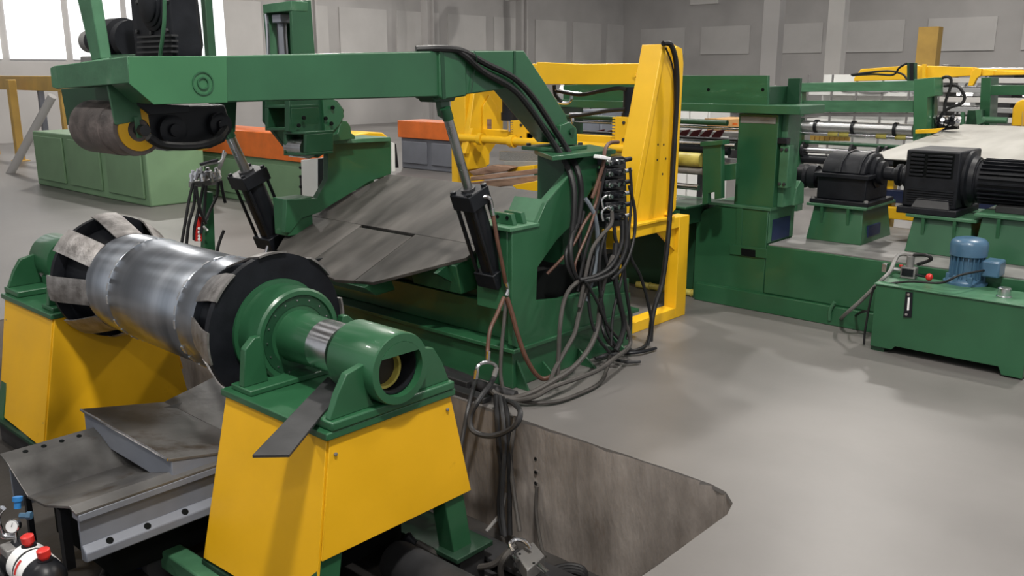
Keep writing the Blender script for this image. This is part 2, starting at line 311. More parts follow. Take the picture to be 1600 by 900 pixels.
# ================================================================== uncoiler stands
XM=-4.43
ZS=-.50
def stand(near):
    s=lambda x: x if near else 2*XM-x
    lab='near uncoiler stand, yellow panelled pedestal with open bored bearing in front' if near else 'far uncoiler stand, yellow panelled pedestal cut by the left edge'
    t=thing('uncoiler_stand',lab,'machine stand',(s(-3.1),2.3,PZ),'uncoiler stands')
    V=lambda x,y,z: Vector((s(x),y,z))
    # sloping yellow cover panels
    out=Vector((1 if near else -1,0,0))
    q=[V(-3.48,1.955,.295),V(-2.745,1.955,.295),V(-2.72,1.835,-.46),V(-3.52,1.80,-.46)]
    fp=B().prism(q,(0,.012,0)).build('panel',YL,t,.002)
    q=[V(-2.735,1.965,.295),V(-2.735,2.625,.295),V(-2.715,2.73,-.20),V(-2.715,1.885,-.20)]
    sp=B().prism(q,-out*.012).build('panel',YL,t,.002)
    q=[V(-3.49,1.965,.295),V(-3.49,2.625,.295),V(-3.53,2.74,-.46),V(-3.53,1.81,-.46)]
    B().prism(q,out*.012).build('panel',YL,t,.002)
    q=[V(-3.48,2.635,.295),V(-2.745,2.635,.295),V(-2.735,2.715,-.20),V(-3.50,2.72,-.20)]
    B().prism(q,(0,-.012,0)).build('panel',YL,t,.002)
    for x,y,z in [(-3.455,1.945,.215),(-2.775,1.935,.16),(-3.485,1.832,-.32),(-2.775,1.855,-.34),(-3.10,1.945,.215)]:
        bolt(fp,V(x,y,z)+Vector((0,.004,0)),(0,-1,0))
    for y,z in [(1.985,.225),(2.60,.235),(2.695,-.165),(1.915,-.16)]: bolt(sp,V(-2.729,y,z),out)
    # splayed corner legs
    for y0,y1 in ((1.98,1.82),(2.50,2.615)):
        for x0,x1 in ((-3.47,-3.50),(-2.84,-2.82)):
            b=B(); k=[V(x0,y0,.29),V(x0+.09,y0,.29),V(x0+.09,y0+.12,.29),V(x0,y0+.12,.29)]; l=[V(x1,y1,ZS+.02),V(x1+.10,y1,ZS+.02),V(x1+.10,y1+.12,ZS+.02),V(x1,y1+.12,ZS+.02)]
            b.add(k+l,[(0,1,2,3),(7,6,5,4)]+[(i,i+4,(i+1)%4+4,(i+1)%4) for i in range(4)]); b.build('leg',G,t,.004)
    for y_ in (1.80,2.58): B().box(s(-3.54),s(-2.66),y_,y_+.24,ZS,ZS+.025).build('base_plate',DGG,t,.004)
    for y_ in (1.84,2.62): B().box(s(-3.56),s(-2.68),y_,y_+.16,PZ,ZS).build('sole_beam',DG,t,.004)
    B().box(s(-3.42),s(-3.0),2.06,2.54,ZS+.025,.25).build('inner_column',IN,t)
    B().box(s(-3.50),s(-2.72),1.94,2.645,.293,.325).build('top_plate',G,t,.005)
    B().box(s(-3.46),s(-3.30),1.97,2.62,.325,.352).build('foot_pad',G,t,.006)
    B().box(s(-2.94),s(-2.715),1.965,2.635,.325,.365).build('foot_pad',G,t,.008)
    # bearing: bored housing plus four webs
    hx0=s(-2.98); ax=(1,0,0) if near else (-1,0,0)
    B().ring((hx0,2.30,.51),ax,[(0,.155),(.285,.155),(.295,.150),(.295,.118),(.10,.112),(0,.112)],40).build('bearing_housing',G,t)
    B().ring((hx0,2.30,.51),ax,[(.10,.110),(.262,.112),(.262,.106),(.10,.104)],32).build('bore_lining',BK,t)
    B().ring((hx0,2.285,.495),ax,[(.02,.084),(.215,.084),(.215,.072),(.02,.072)],32).build('inner_sleeve',YO,t)
    B().lathe((hx0,2.285,.495),ax,[(.10,.073),(.185,.073)],32).build('bore_shade_disc',BW,t)  # dark disc added so the bore interior looks shaded
    B().prism([V(-2.695,2.30+.118*math.cos(g),.51+.118*math.sin(g)) for g in [math.radians(d) for d in (32,50,70,90,110,130,148)]],out*.012).build('retaining_lip',G,t)
    for sg in (-1,1):
        Y=lambda d: 2.30+sg*d
        B().prism([V(-2.74,Y(.325),.365),V(-2.74,Y(.285),.46),V(-2.74,Y(.235),.535),V(-2.74,Y(.145),.555),V(-2.74,Y(.13),.42),V(-2.74,Y(.10),.365)],-out*.035).build('web',G,t,.004)
        B().prism([V(-3.36,Y(.325),.352),V(-3.36,Y(.305),.52),V(-3.36,Y(.255),.565),V(-3.36,Y(.225),.565),V(-3.36,Y(.20),.352)],-out*.04).build('web',G,t,.004)
    B().box(s(-2.92),s(-2.80),2.17,2.43,.36,.42).build('saddle_block',G,t,.006)
    return t
stand(True); stand(False)

# ================================================================== drum (mandrel)
dr=thing('uncoiler_drum','long brushed steel mandrel drum with black end discs between the yellow stands','drum',(XM,2.3,.51))
AX=(1,0,0); DY,DZ=2.30,.51
ds=B().lathe((-5.02,DY,DZ),AX,[(0,.272),(.004,.285),(.283,.290),(.290,.287),(.297,.290),(1.008,.290),(1.015,.287),(1.022,.290),(1.176,.285),(1.18,.272)],72).build('drum_shell',DS,dr)
for x in (-4.73,-4.005):
    for k in range(26):
        if k%5==4: continue
        g=2*math.pi*k/26; L=.045
        b=B(); vs=[]
        for dx in (-.008,.008):
            for dg in (-.075,0,.075):
                for rr in (.288,.2945): vs.append((x+dx,DY+rr*math.cos(g+dg),DZ+rr*math.sin(g+dg)))
        b.add(vs,[(0,2,3,1),(2,4,5,3),(6,7,9,8),(8,9,11,10),(1,3,9,7),(3,5,11,9),(0,6,8,2),(2,8,10,4),(0,1,7,6),(4,10,11,5)])
        b.build('weld_bead',WB,ds)
for sg in (-1,1):
    X=lambda d: XM+sg*d                        # distance from drum middle
    B().lathe((X(.585),DY,DZ),(sg,0,0),[(0,.255),(.12,.262),(.24,.300),(.255,.300)],48).build('interior_shade_cone',BF,dr)  # black cone paints the shade inside, seen between the fingers
    B().ring((X(.83),DY,DZ),(sg,0,0),[(0,.364),(.035,.364),(.035,.10),(0,.10)],64).build('end_disc',BF,dr)
    for k in range(8):
        g0=2*math.pi*k/8+math.radians(2); vs=[];fs=[]; hw=.076
        prof=[(.575,.288),(.60,.296),(.79,.362),(.88,.378)]
        for j,(d,r) in enumerate(prof):
            for dg in (-1,-.5,0,.5,1):
                a=g0+dg*hw/r
                vs.append((X(d),DY+r*math.cos(a),DZ+r*math.sin(a)))
        n=len(vs)
        for j,(d,r) in enumerate(prof):
            for dg in (-1,-.5,0,.5,1):
                a=g0+dg*hw/r; r2=r-.010
                vs.append((X(d),DY+r2*math.cos(a),DZ+r2*math.sin(a)))
        for j in range(3):
            for i in range(4):
                a=j*5+i; fs.append((a,a+1,a+6,a+5)); fs.append((n+a,n+a+5,n+a+6,n+a+1))
        for j in range(3): fs.append((j*5,j*5+5,n+j*5+5,n+j*5)); fs.append((j*5+4,n+j*5+4,n+j*5+9,j*5+9))
        for i in range(4): fs.append((i,n+i,n+i+1,i+1)); fs.append((15+i,15+i+1,n+15+i+1,n+15+i))
        B().add(vs,fs).build('finger',FS,dr)
    B().lathe((X(.86),DY,DZ),(sg,0,0),[(0,.245),(.02,.245),(.022,.225),(.17,.225),(.18,.215),(.18,.195),(.168,.19),(.168,.11)],56).build('hub',G,dr)
    br=B().ring((X(1.025),DY,DZ),(sg,0,0),[(0,.188),(.006,.188),(.006,.145),(0,.145)],48).build('bolt_ring',GD,dr)
    for k in range(16):
        a=2*math.pi*k/16; bolt(br,(X(1.031),DY+.170*math.cos(a),DZ+.170*math.sin(a)),(sg,0,0),.0045,.005,ST)
    sh=B().lathe((X(1.02),DY,DZ),(sg,0,0),[(0,.125),(.05,.120),(.22,.114),(.225,.105),(.47,.105)],40).build('shaft',G,dr)
    B().ring((X(1.235),DY,DZ),(sg,0,0),[(0,.108),(.004,.117),(.150,.117),(.154,.108)],40).build('bare_steel_band',ST,sh)

# loose black flat bar on the near stand
fb=B().prism([P(394,711,Z=.375),P(452,710,Z=.375),P(505,645,Z=.375),P(540,606,Z=.375),P(512,588,Z=.375)],(0,0,-.012))
tag(fb.build('flat_bar',DG,None,.002),'loose dark flat bar lying across the top of the near yellow stand','bar')

# ================================================================== coil car
cc=thing('coil_car','grey steel coil car with V saddle reaching out under the drum','coil car',(-4.1,2.0,PZ))
prof=[P(a,b,Y=1.32) for a,b in [(0,709),(10,722),(43,775),(70,789),(108,791),(118,803)]]
vs=[];n=len(prof)
for y in (1.32,2.9):
    for p in prof: vs.append((p.x,y,p.z))
    for p in reversed(prof): vs.append((p.x,y,p.z-.012))
m2=2*n
B().add(vs,[tuple(range(m2)),tuple(range(2*m2-1,m2-1,-1))]+[(i,i+m2,(i+1)%m2+m2,(i+1)%m2) for i in range(m2)]).build('tray',CS,cc,.002,smooth=False)
XR=prof[-1].x; ZR=prof[-1].z; XL=prof[0].x; ZL=prof[0].z
# side channels with perforated lips
ch=B()
ch.box(XR-.07,XR,1.33,2.9,ZR-.045,ZR-.012).build('flange_tube',CG,cc,.004)
ch=B().box(XR-.045,XR-.03,1.34,2.9,ZR-.24,ZR-.045).build('side_web',CG,cc,.002)
ch=B().prism([(XR-.03,1.34,ZR-.165),(XR+.005,1.34,ZR-.195),(XR+.005,1.34,ZR-.235),(XR-.03,1.34,ZR-.245)],(0,1.2,0)).build('lower_lip',CG,cc,.005)
for y in (1.45,1.62,1.80,1.98,2.2): B().lathe((XR-.012,y,ZR-.182),(.65,0,.75),[(0,.016),(.004,.016)],12).build('lip_hole',IN,cc)
for k in range(6):
    y=1.42+k*.085
    if y<1.76:
        B().lathe((XR-.022,y,ZR-.002),(0,0,1),[(0,.014),(.0035,.014)],12).build('slot',IN,cc)
        B().lathe(((prof[0].x+prof[1].x)/2,y,(prof[0].z+prof[1].z)/2-.002),(prof[0].z-prof[1].z,0,prof[1].x-prof[0].x),[(0,.013),(.0035,.013)],12).build('slot',IN,cc)
B().box(XL+.03,XL+.045,1.34,2.9,ZL-.28,ZL-.02).build('side_web',CG,cc,.002)
B().box(-4.33,-4.30,1.345,1.37,ZR-.40,ZR-.16).build('front_strut',BK,cc,.002)
B().box(-3.98,-3.93,1.36,1.40,ZR-.40,ZR-.10).build('front_strut',BK,cc,.002)
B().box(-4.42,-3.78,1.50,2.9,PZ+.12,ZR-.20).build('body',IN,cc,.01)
for y in (1.75,2.6):
    for x in (-4.38,-3.86): B().cyl((x,y,PZ+.09),(x+.06,y,PZ+.09),.09).build('wheel',DG,cc)
sa=P(129,642,Y=1.76); sb=P(265,712,Y=1.76); zt=(sa.z+sb.z)/2; zb=ZR
B().prism([(sb.x,1.765,zt-.012),(sb.x,2.20,zt-.10),(sb.x,2.78,zt+.02),(sb.x,2.78,zb-.05),(sb.x,1.765,zb-.05)],(sa.x-sb.x,0,0)).build('saddle_body',CG,cc,.004)
B().prism([(sb.x+.004,1.752,zt),(sb.x+.004,2.20,zt-.088),(sb.x+.004,2.20,zt-.10),(sb.x+.004,1.752,zt-.014)],(sa.x-sb.x-.008,0,0)).build('saddle_plate',CS,cc,.002)
B().prism([(sb.x+.004,2.20,zt-.088),(sb.x+.004,2.79,zt+.035),(sb.x+.004,2.79,zt+.022),(sb.x+.004,2.20,zt-.10)],(sa.x-sb.x-.008,0,0)).build('saddle_plate',CS,cc,.002)
B().tube([(sb.x,1.752,zt-.004)]+[(sb.x+(sa.x-sb.x)*k/14,1.752+random.uniform(-.002,.002),zt-.004) for k in range(1,15)],.007,6,2).build('weld_seam',ST,cc)

# ================================================================== things lying in the pit
def accumulator(px,py,z,r,L,lab,lbl):
    p=P(px,py,Z=z); t=thing('gas_accumulator',lab,'accumulator',(p.x,p.y,z-r),'pit accumulators')
    B().lathe((p.x-L/2,p.y,z),AX,[(0,.01),(.02,r*.6),(.05,r*.95),(.07,r),(L-.07,r),(L-.05,r*.95),(L-.02,r*.6),(L,.02)],28).build('vessel',BK,t)
    B().ring((p.x-L*.16,p.y,z),AX,[(0,r+.002),(L*.15,r+.002),(L*.15,r-.004),(0,r-.004)],28).build('paper_label',PL,t)
    B().ring((p.x+L*.03,p.y,z),AX,[(0,r+.002),(L*.19,r+.002),(L*.19,r-.004),(0,r-.004)],28).build('paper_label',PL,t)
    g=math.radians(128)
    for xx,ww in ((p.x+L*.055,.018),):
        vs=[(xx+a,p.y+(r+.0035)*math.cos(g+d),z+(r+.0035)*math.sin(g+d)) for d in (0,.25,.5,.75) for a in (0,ww)]
        B().add(vs,[(0,1,3,2),(2,3,5,4),(4,5,7,6)]).build('red_stripe',RDP,t)
    for d in (-.10,.30):
        k=B().lathe((p.x+d*L,p.y+.01,z+r-.005),(0,-.1,1),[(0,.018),(.022,.018),(.022,.026),(.05,.026),(.054,.02)],18).build('red_cap',RDP,t)
        B().lathe((p.x+d*L,p.y+.01,z+r-.02),(0,-.1,1),[(0,.03),(.024,.03)],18).build('cap_seat',BK,t)
    return t,p
t,p=accumulator(52,886,-.34,.082,.42,'black gas accumulator with white label and red caps at bottom left corner',1)
t,p2=accumulator(-12,882,-.42,.07,.34,'second black accumulator half cut off by the left picture edge',1)
q=P(20,822,Z=-.18); t=thing('pressure_gauge','round white dial pressure gauge on chrome fittings at bottom left','gauge',(q.x,q.y,q.z-.08))
gd=(_fw*-1).normalized()
B().lathe(q-gd*.02,gd,[(0,.028),(.026,.030),(.030,.027),(.028,.026)],28).build('case',ST,t); B().lathe(q+gd*.009,gd,[(0,.0255),(.0008,.0255)],28).build('dial',PL,t)
B().prism([q+gd*.0105+_r*.002,q+gd*.0105-_r*.002,q+gd*.0105+_up*.018+_r*.006],gd*.0008).build('needle',BK,t)
B().cyl(q-gd*.01-Vector((0,0,.09)),q-gd*.01-Vector((0,0,.025)),.010).build('stem',ST,t)
B().tube([q-gd*.01-Vector((0,0,.05)),q-_r*.05-Vector((0,0,.04)),q-_r*.06+Vector((0,0,.04)),q-_r*.03+Vector((0,0,.085))],.013,10).build('pipe_elbow',ST,t)
B().lathe(q+_r*.02+_up*.075,_up,[(0,.014),(.03,.014),(.032,.02),(.05,.02),(.052,.012)],14).build('valve_knob',BV,t)
B().lathe(q+_r*.03+_up*.045,_r,[(0,.012),(.03,.012),(.03,.017),(.05,.017)],6).build('valve_body',BM,t)
B().box(q.x-.05,q.x+.04,q.y-.05,q.y+.03,q.z-.16,q.z-.085).build('manifold',LG,t,.006)
# green painted beam stub and odd parts
a=P(248,862,Z=-.50); b2=P(335,905,Z=-.50)
B_=B().prism([P(245,856,Z=-.5),P(278,846,Z=-.5),P(352,893,Z=-.5),P(330,915,Z=-.5)],(0,0,-.10)); tag(B_.build('beam_stub',GL,None,.01),'short scuffed green beam stub on the pit floor left of the near stand','beam')
tag(B().tube([P(160,905,Z=-.63),P(185,860,Z=-.63),P(215,850,Z=-.63),P(232,880,Z=-.63)],.022,10).build('bent_pipe',DG),'bent grey pipe in the dark pit under the coil car','pipe')
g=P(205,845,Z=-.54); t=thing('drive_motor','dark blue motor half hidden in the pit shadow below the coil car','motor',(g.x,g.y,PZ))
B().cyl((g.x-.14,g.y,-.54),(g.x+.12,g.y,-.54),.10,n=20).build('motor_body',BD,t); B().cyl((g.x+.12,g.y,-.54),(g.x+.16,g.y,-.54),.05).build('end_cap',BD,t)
# grey hydraulic ram, valve block and rail right of the near stand
a=P(612,872,Z=-.50); t=thing('pit_ram','thick grey hydraulic ram lying in the pit below the near yellow stand','hydraulic cylinder',(a.x+.5,a.y,PZ))
B().lathe((a.x,a.y,-.50),AX,[(0,.06),(.02,.09),(.05,.098),(1.6,.098)],28).build('barrel',DG,t); B().box(a.x+.5,a.x+.58,a.y-.1,a.y+.1,PZ,-.52).build('cradle',DG,t,.004); B().box(a.x+1.2,a.x+1.3,a.y-.1,a.y+.1,PZ,-.52).build('cradle',DG,t,.004)
a=P(742,826,Z=-.57); t=thing('pit_rail','green grey steel rail beam on the pit floor beside the wall','rail',(a.x+.6,a.y,PZ))
B().box(a.x,a.x+1.3,a.y-.16,a.y,-.595,-.57).build('top_flange',DG,t,.004); B().box(a.x,a.x+1.3,a.y-.10,a.y-.06,PZ+.02,-.595).build('web',DG,t); B().box(a.x,a.x+1.3,a.y-.17,a.y+.01,PZ,PZ+.02).build('lower_flange',DG,t); bolt(t,(a.x+.12,a.y-.08,-.57),(0,0,1),.018,.014,DG)
a=P(826,874,Z=-.52); t=thing('valve_block','small grey valve block with chrome fittings in the pit','valve',(a.x,a.y,-0.50))
B().prism([P(806,864,Z=-.50),P(833,846,Z=-.50),P(851,868,Z=-.50),P(824,892,Z=-.50)],(0,0,-.07)).build('block',LG,t,.004)
B().tube([P(802,862,Z=-.48),P(797,850,Z=-.46),P(806,843,Z=-.45),P(820,846,Z=-.45),P(829,857,Z=-.47)],.011,8).build('elbow_pipe',ST,t)
B().cyl(P(842,884,Z=-.50),P(856,896,Z=-.50),.013,n=8).build('fitting',ST,t); B().cyl(P(800,868,Z=-.50),P(808,876,Z=-.50),.013,n=8).build('fitting',ST,t)
for pp in ((812,866),(834,880)): B().lathe(P(*pp,Z=-.50),(0,0,1),[(0,.007),(.002,.007)],8).build('bolt_hole',IN,t)
hz=lambda lab,pts,r,m,**k: hose(lab,[P(a,b,Z=z) for a,b,z in pts],r,m,**k)
hz('dusty hose curving from black elbow to the pit valve block',[(652,848,-0.45),(672,860,-0.48),(700,876,-0.56),(735,886,-0.60),(770,882,-0.56),(792,864,-0.50),(806,852,-0.47)],.016,RG)
tag(B().lathe(P(648,850,Z=-.46),_r*-.6+_up*.5,[(0,.02),(.03,.024),(.05,.03),(.06,.02)],10).build('hose_elbow',BK),'black swivel elbow at the start of the dusty pit hose','fitting')
hz('short dusty hose dropping below the pit valve block',[(800,858,-0.48),(788,872,-0.50),(782,890,-0.56),(786,915,-0.65)],.015,RG)
for k in range(3):
    hz(['upper','middle','lower'][k]+' loop of the dark hose bundle at the bottom edge beside the valve block',[(845,900+4*k,-0.62),(866,888+5*k,-0.60),(890,883+5*k,-0.60),(910,888+5*k,-0.61),(916,900+4*k,-0.64)],.013,RB,group='coiled pit hose loops')
# ================================================================== entry table
et=thing('entry_table','green welded base with sloping worn steel table behind the drum','feed table',(-4.1,4.0,0))
B().box(-5.15,-3.12,3.47,4.62,0,.215).build('lower_box',G,et,.006)
B().box(-5.18,-3.085,3.44,4.64,.215,.237).build('flange_plate',G,et,.003)
B().prism([(-5.1,3.56,.237),(-3.30,3.56,.237),(-3.13,3.50,.237),(-3.13,4.58,.237),(-5.1,4.58,.237)],(0,0,.20)).build('upper_box',G,et,.006)
B().box(-5.05,-3.42,3.60,4.5,.437,.54).build('upper_deck',GD,et,.004)
for y in (3.72,4.05,4.40):          # triangular gussets along the foot
    B().prism([(-3.12,y,.10),(-3.12,y,0),(-2.98,y,0)],(0,.014,0)).build('gusset',G,et,.002)
B().prism([(-3.12,3.50,.16),(-3.12,3.50,0),(-3.03,3.50,0)],(0,.014,0)).build('gusset',G,et,.002)
# sloping table, tongue and slot
def tp(x,s): return Vector((x,3.14+.97*s,.575+.425*s))
XA,XB=-4.86,-3.43
nrm=Vector((0,-.425,.97)).normalized()
def tplate(name,x0,x1,s0,s1,th,m,lift=0):
    q=[tp(x0,s0),tp(x1,s0),tp(x1,s1),tp(x0,s1)]; return B().prism([p+nrm*lift for p in q],nrm*-th).build(name,m,et,.002)
def tpoly(name,pts,th,m,lift=0): return B().prism([tp(x,s)+nrm*lift for x,s in pts],nrm*-th).build(name,m,et,.002)
tpoly('table_plate',[(-5.02,.422),(XB,.422),(XB,1.0),(-4.86,1.0),(-5.02,.6)],.02,TS)
tpoly('table_plate',[(-5.02,.420),(-5.02,.22),(-4.89,.04),(-4.483,-.028),(-4.483,.420)],.02,TS)
tpoly('table_plate',[(-3.972,.420),(-3.972,-.064),(-3.834,-.04),(XB,.30),(XB,.420)],.02,TS)
tpoly('tongue',[(-4.480,.393),(-4.480,-.03),(-4.12,-.092),(-3.975,-.066),(-3.975,.393)],.02,TS,.001)
tpoly('slot_gap',[(-4.48,.394),(-3.975,.394),(-3.975,.421),(-4.48,.421)],.02,IN,-.018)
# drop nose under the table front
B().prism([tp(-4.42,-.08)-nrm*.02,tp(-4.42,.10)-nrm*.02,Vector((-4.42,3.30,.47)),Vector((-4.42,3.16,.46))],(.54,0,0)).build('tongue_support',G,et,.006)
B().prism([tp(-4.83,.02)-nrm*.02,tp(-4.83,.2)-nrm*.02,Vector((-4.83,3.42,.50)),Vector((-4.83,3.20,.49))],(.36,0,0)).build('front_support',G,et,.006)
B().prism([tp(-3.86,.24)-nrm*.02,tp(-3.86,.4)-nrm*.02,Vector((-3.86,3.55,.50)),Vector((-3.86,3.42,.49))],(.40,0,0)).build('front_support',G,et,.006)
for x in (-4.8,-4.15,-3.55):
    B().prism([tp(x,.15)-nrm*.02,tp(x,.95)-nrm*.02,Vector((x,4.1,.5)),Vector((x,3.5,.5))],(.03,0,0)).build('table_rib',GD,et)
B().box(-4.44,-4.42,3.10,3.2,.44,.60).build('hinge_ear',BK,et)
# near pedestal
XP=-3.10
B().pX([(800,360),(838,353),(853,318),(918,241),(940,240),(930,287),(893,352),(870,375),(840,418),(838,470),(985,457),(985,492),(812,545),(800,540)],XP,.03).build('pedestal_plate',G,et,.003)
B().pX([(853,243),(955,237),(955,345),(848,345),(848,330)],-3.36,.035).build('pedestal_inner_plate',G,et,.003)
B().box(-3.36,-3.13,3.44,3.62,.44,.885).build('pedestal_box',G,et,.006)
B().box(-3.38,XP+.008,3.42,3.66,.885,.905).build('pedestal_cap',GL,et,.003)
a,b,c=P(839,352,X=XP),P(854,316,X=XP),P(920,239,X=XP)
B().prism([a,b,Vector((-3.34,b.y,b.z)),Vector((-3.34,a.y,a.z))],(0,.008,.012)).build('sloped_flange',GL,et,.002)
B().prism([b,c,Vector((XP-.05,c.y,c.z)),Vector((XP-.05,b.y,b.z))],(0,.006,.008)).build('flange_rib',GL,et,.002)
B().prism([(-3.40,3.97,1.262),(-3.06,3.72,1.262),(-3.06,4.30,1.262),(-3.40,4.50,1.262)],(0,0,-.027)).build('pivot_seat',G,et,.004)
for y in (3.53,3.575): pass
B().prism([(-3.30,3.50,.905),(-3.14,3.50,.905),(-3.16,3.50,.965),(-3.28,3.50,.965)],(0,.03,0)).build('lug',G,et,.003)
B().prism([(-3.30,3.58,.905),(-3.14,3.58,.905),(-3.16,3.58,.965),(-3.28,3.58,.965)],(0,.03,0)).build('lug',G,et,.003)
for x in (-3.255,-3.185): B().lathe((x,3.499,.942),(0,-1,0),[(0,.011),(.002,.011)],10).build('lug_hole',IN,et)
B().box(-3.36,-3.16,3.95,4.22,.237,1.235).build('rear_post',GD,et,.004)
B().box(-3.34,-3.15,3.64,4.5,.437,.62).build('recess',IN,et)  # near black block stands for the shade in the base opening
# far pedestal
B().pX([(512,222),(586,217),(611,216),(611,272),(577,284),(499,332),(472,341),(453,364),(446,364),(448,312),(495,310),(512,280)],-4.90,.05).build('pedestal_plate',G,et,.003)
B().pX([(507,220),(610,214),(610,221),(508,226)],-4.86,.3).build('pivot_seat',GL,et,.003)
f0=P(448,312,X=-4.90); B().box(-5.06,-4.91,f0.y,f0.y+.2,.66,f0.z).build('pedestal_box',G,et,.006)
a=P(512,280,X=-4.9); c=P(590,221,X=-4.9); d0=P(497,310,X=-4.9)
B().prism([P(512,222,X=-4.955),P(600,220,X=-4.955),P(600,280,X=-4.955),P(512,282,X=-4.955)],(-.02,0,0)).build('pedestal_inner_plate',GD,et)
B().prism([a,c,Vector((-4.96,c.y,c.z)),Vector((-4.96,a.y,a.z))],(0,.006,.008)).build('flange_rib',GL,et,.002)
B().box(-5.1,-4.97,3.7,4.35,.50,.74).build('far_web',GD,et)

# pillow block on the far pedestal
q=P(533,205,X=-4.80); t=thing('pillow_block','green stepped pillow block on top of the far pedestal','bearing',(q.x,q.y,q.z-.1))
B().pX([(513,222),(556,217),(554,211),(549,208),(548,198),(542,189),(534,188),(531,196),(528,208),(519,212)],-4.80,.12).build('block',G,t,.004)
bolt(t,P(551,209,X=-4.80)+Vector((-.06,0,.0)),(0,0,1),.012,.02,DG)

# ================================================================== near hold-down arm
XF=-3.25
arm=thing('hold_down_arm','long green box arm with gooseneck reaching over the drum','machine arm',(XF-.08,3.9,1.27))
B().pX([(203,88),(353,87),(690,79.5),(819,79),(884,178),(899,226),(874,224),(803,137),(726,148),(690,151),(353,160),(240,163),(204,131)],XF,.17).build('arm_beam',G,arm,.006)
B().pX([(201,88.5),(354,87.5),(356,160.5),(240,163.5),(202,131)],XF+.006,.006).build('side_plate',GP,arm,.002)
c0=P(317,130,X=XF+.006); B().ring(c0,(1,0,0),[(0,.045),(.004,.045),(.004,.040),(0,.040)],28).build('pin_boss',G,arm); B().ring(c0,(1,0,0),[(0,.024),(.005,.024),(.005,.019),(0,.019)],24).build('pin_boss',G,arm)
B().pX([(687,79),(728,79),(730,150),(692,156),(687,151)],XF+.012,.195).build('collar',G,arm,.008)
B().pX([(688,80),(694,80),(697,155),(692,155)],XF+.015,.003).build('collar_strap',GD,arm)
B().pX([(674,151),(714,149),(710,158),(680,160)],XF-.03,.11).build('lug_plate',GD,arm,.004)
B().pX([(688,157),(703,157),(704,180),(699,186),(692,182)],XF-.07,.04).build('clevis',G,arm,.004)
B().pX([(803,80),(806,80),(806,112),(802,132)],XF+.004,.004).build('weld_seam',GD,arm)
foot=P(884,226,X=XF)
B().box(XF-.20,XF+.05,foot.y-.16,foot.y+.14,1.262,1.285).build('foot_flange',G,arm,.004)
for dx in (-.17,.02):
    for dy in (-.13,.11): bolt(arm,(XF+dx,foot.y+dy,1.285),(0,0,1),.014,.016,DG)
B().pX([(876,196),(890,190),(901,200),(903,226),(872,228)],XF+.03,.03).build('pivot_ear',G,arm,.004)
B().lathe(P(892,205,X=XF+.03),(1,0,0),[(0,.02),(.012,.02)],16).build('pivot_pin',GD,arm)
# cross beam, post and brackets at the arm tip
YC=P(203,88,X=XF).y
B().prism([Vector((min(v.x,XF+.002),v.y,v.z)) for v in [P(a,b,Y=YC-.012) for a,b in [(78,106),(84,103),(204,88),(210,130),(88,139),(81,136)]]],(0,.010,0)).build('crossbeam_face',GL,arm,.003)
B().prism([Vector((min(v.x,XF-.172),v.y,v.z)) for v in [P(a,b,Y=YC-.002) for a,b in [(80,106),(84,104),(204,89),(208,130),(88,138),(82,136)]]],(0,.14,0)).build('crossbeam',GL,arm,.006)
B().pY([(104,-70),(130,-70),(157,92),(143,95)],YC+.03,.045).build('post',GL,arm,.004)
B().pY([(95,139),(206,131),(216,192),(170,196),(140,192),(105,196)],YC+.16,.02).build('hanger_plate',GD,arm,.003)
h=P(172,132,Y=YC+.02)
B().prism([P(168,133,X=-3.46),P(213,130,X=-3.46),P(222,188,X=-3.46),P(184,195,X=-3.46),P(181,195,X=-3.46)],(-.014,0,0)).build('hanger_plate',GL,arm,.002)
B().pX([(208,133),(240,162),(296,165),(296,176),(236,180),(218,165)],-3.36,.02).build('hanger_plate',BK,arm,.003)
# pressure roll
RX0,RX1=-3.87,-3.47; rc=P(216,203,X=-3.47); ry_,rz_=rc.y,rc.z
t=thing('pressure_roll','worn dark rubber pressure roll with yellow hub under the arm tip','roller',(RX0,ry_,rz_))
B().lathe((RX0,ry_,rz_),AX,[(0,.08),(0,.100),(.015,.108),(.28,.108),(.285,.104),(.37,.104),(.40,.100),(.40,.075)],40).build('rubber_cover',mat('worn_rubber',(.045,.036,.033),.5,var=.4,scale=9,bump=.2,c2=(.16,.13,.12)),t)
B().ring((RX1-.01,ry_,rz_),AX,[(0,.082),(.018,.082),(.018,.045),(0,.045)],36).build('hub_ring',YO if False else YL,t)
B().cyl((RX1-.02,ry_,rz_),(RX1+.06,ry_,rz_),.022).build('axle',DG,t); B().prism([P(210,183,X=-3.44),P(217,182,X=-3.44),P(223,215,X=-3.44),P(215,216,X=-3.44)],(-.01,0,0)).build('axle_keeper',GL,t,.002)
# second small roll and dark drive link
t=thing('drive_link','black drive link with two round bosses under the arm','linkage',P(285,200,X=-3.42))  # link drawn in plain black
B().pX([(228,168),(352,163),(364,200),(352,222),(330,232),(262,236),(236,222)],-3.46,.10).build('link_plate',BK,t,.01)
for a_,b_,r in ((266,203,.058),(340,195,.05)):
    B().lathe(P(a_,b_,X=-3.46),AX,[(0,r),(.03,r),(.034,r*.85),(.034,r*.45),(.05,r*.42),(.052,r*.2)],24).build('boss',BK,t)
B().ring(P(308,206,X=-3.50),AX,[(0,.075),(.03,.075),(.03,.05),(0,.05)],32).build('small_roll_hub',YL,t)
hx('thick black hose sagging along the bottom of the drive link',[(232,214,-3.36),(252,226,-3.36),(285,229,-3.36),(318,226,-3.36),(340,216,-3.38),(352,200,-3.42)],.017,RB)
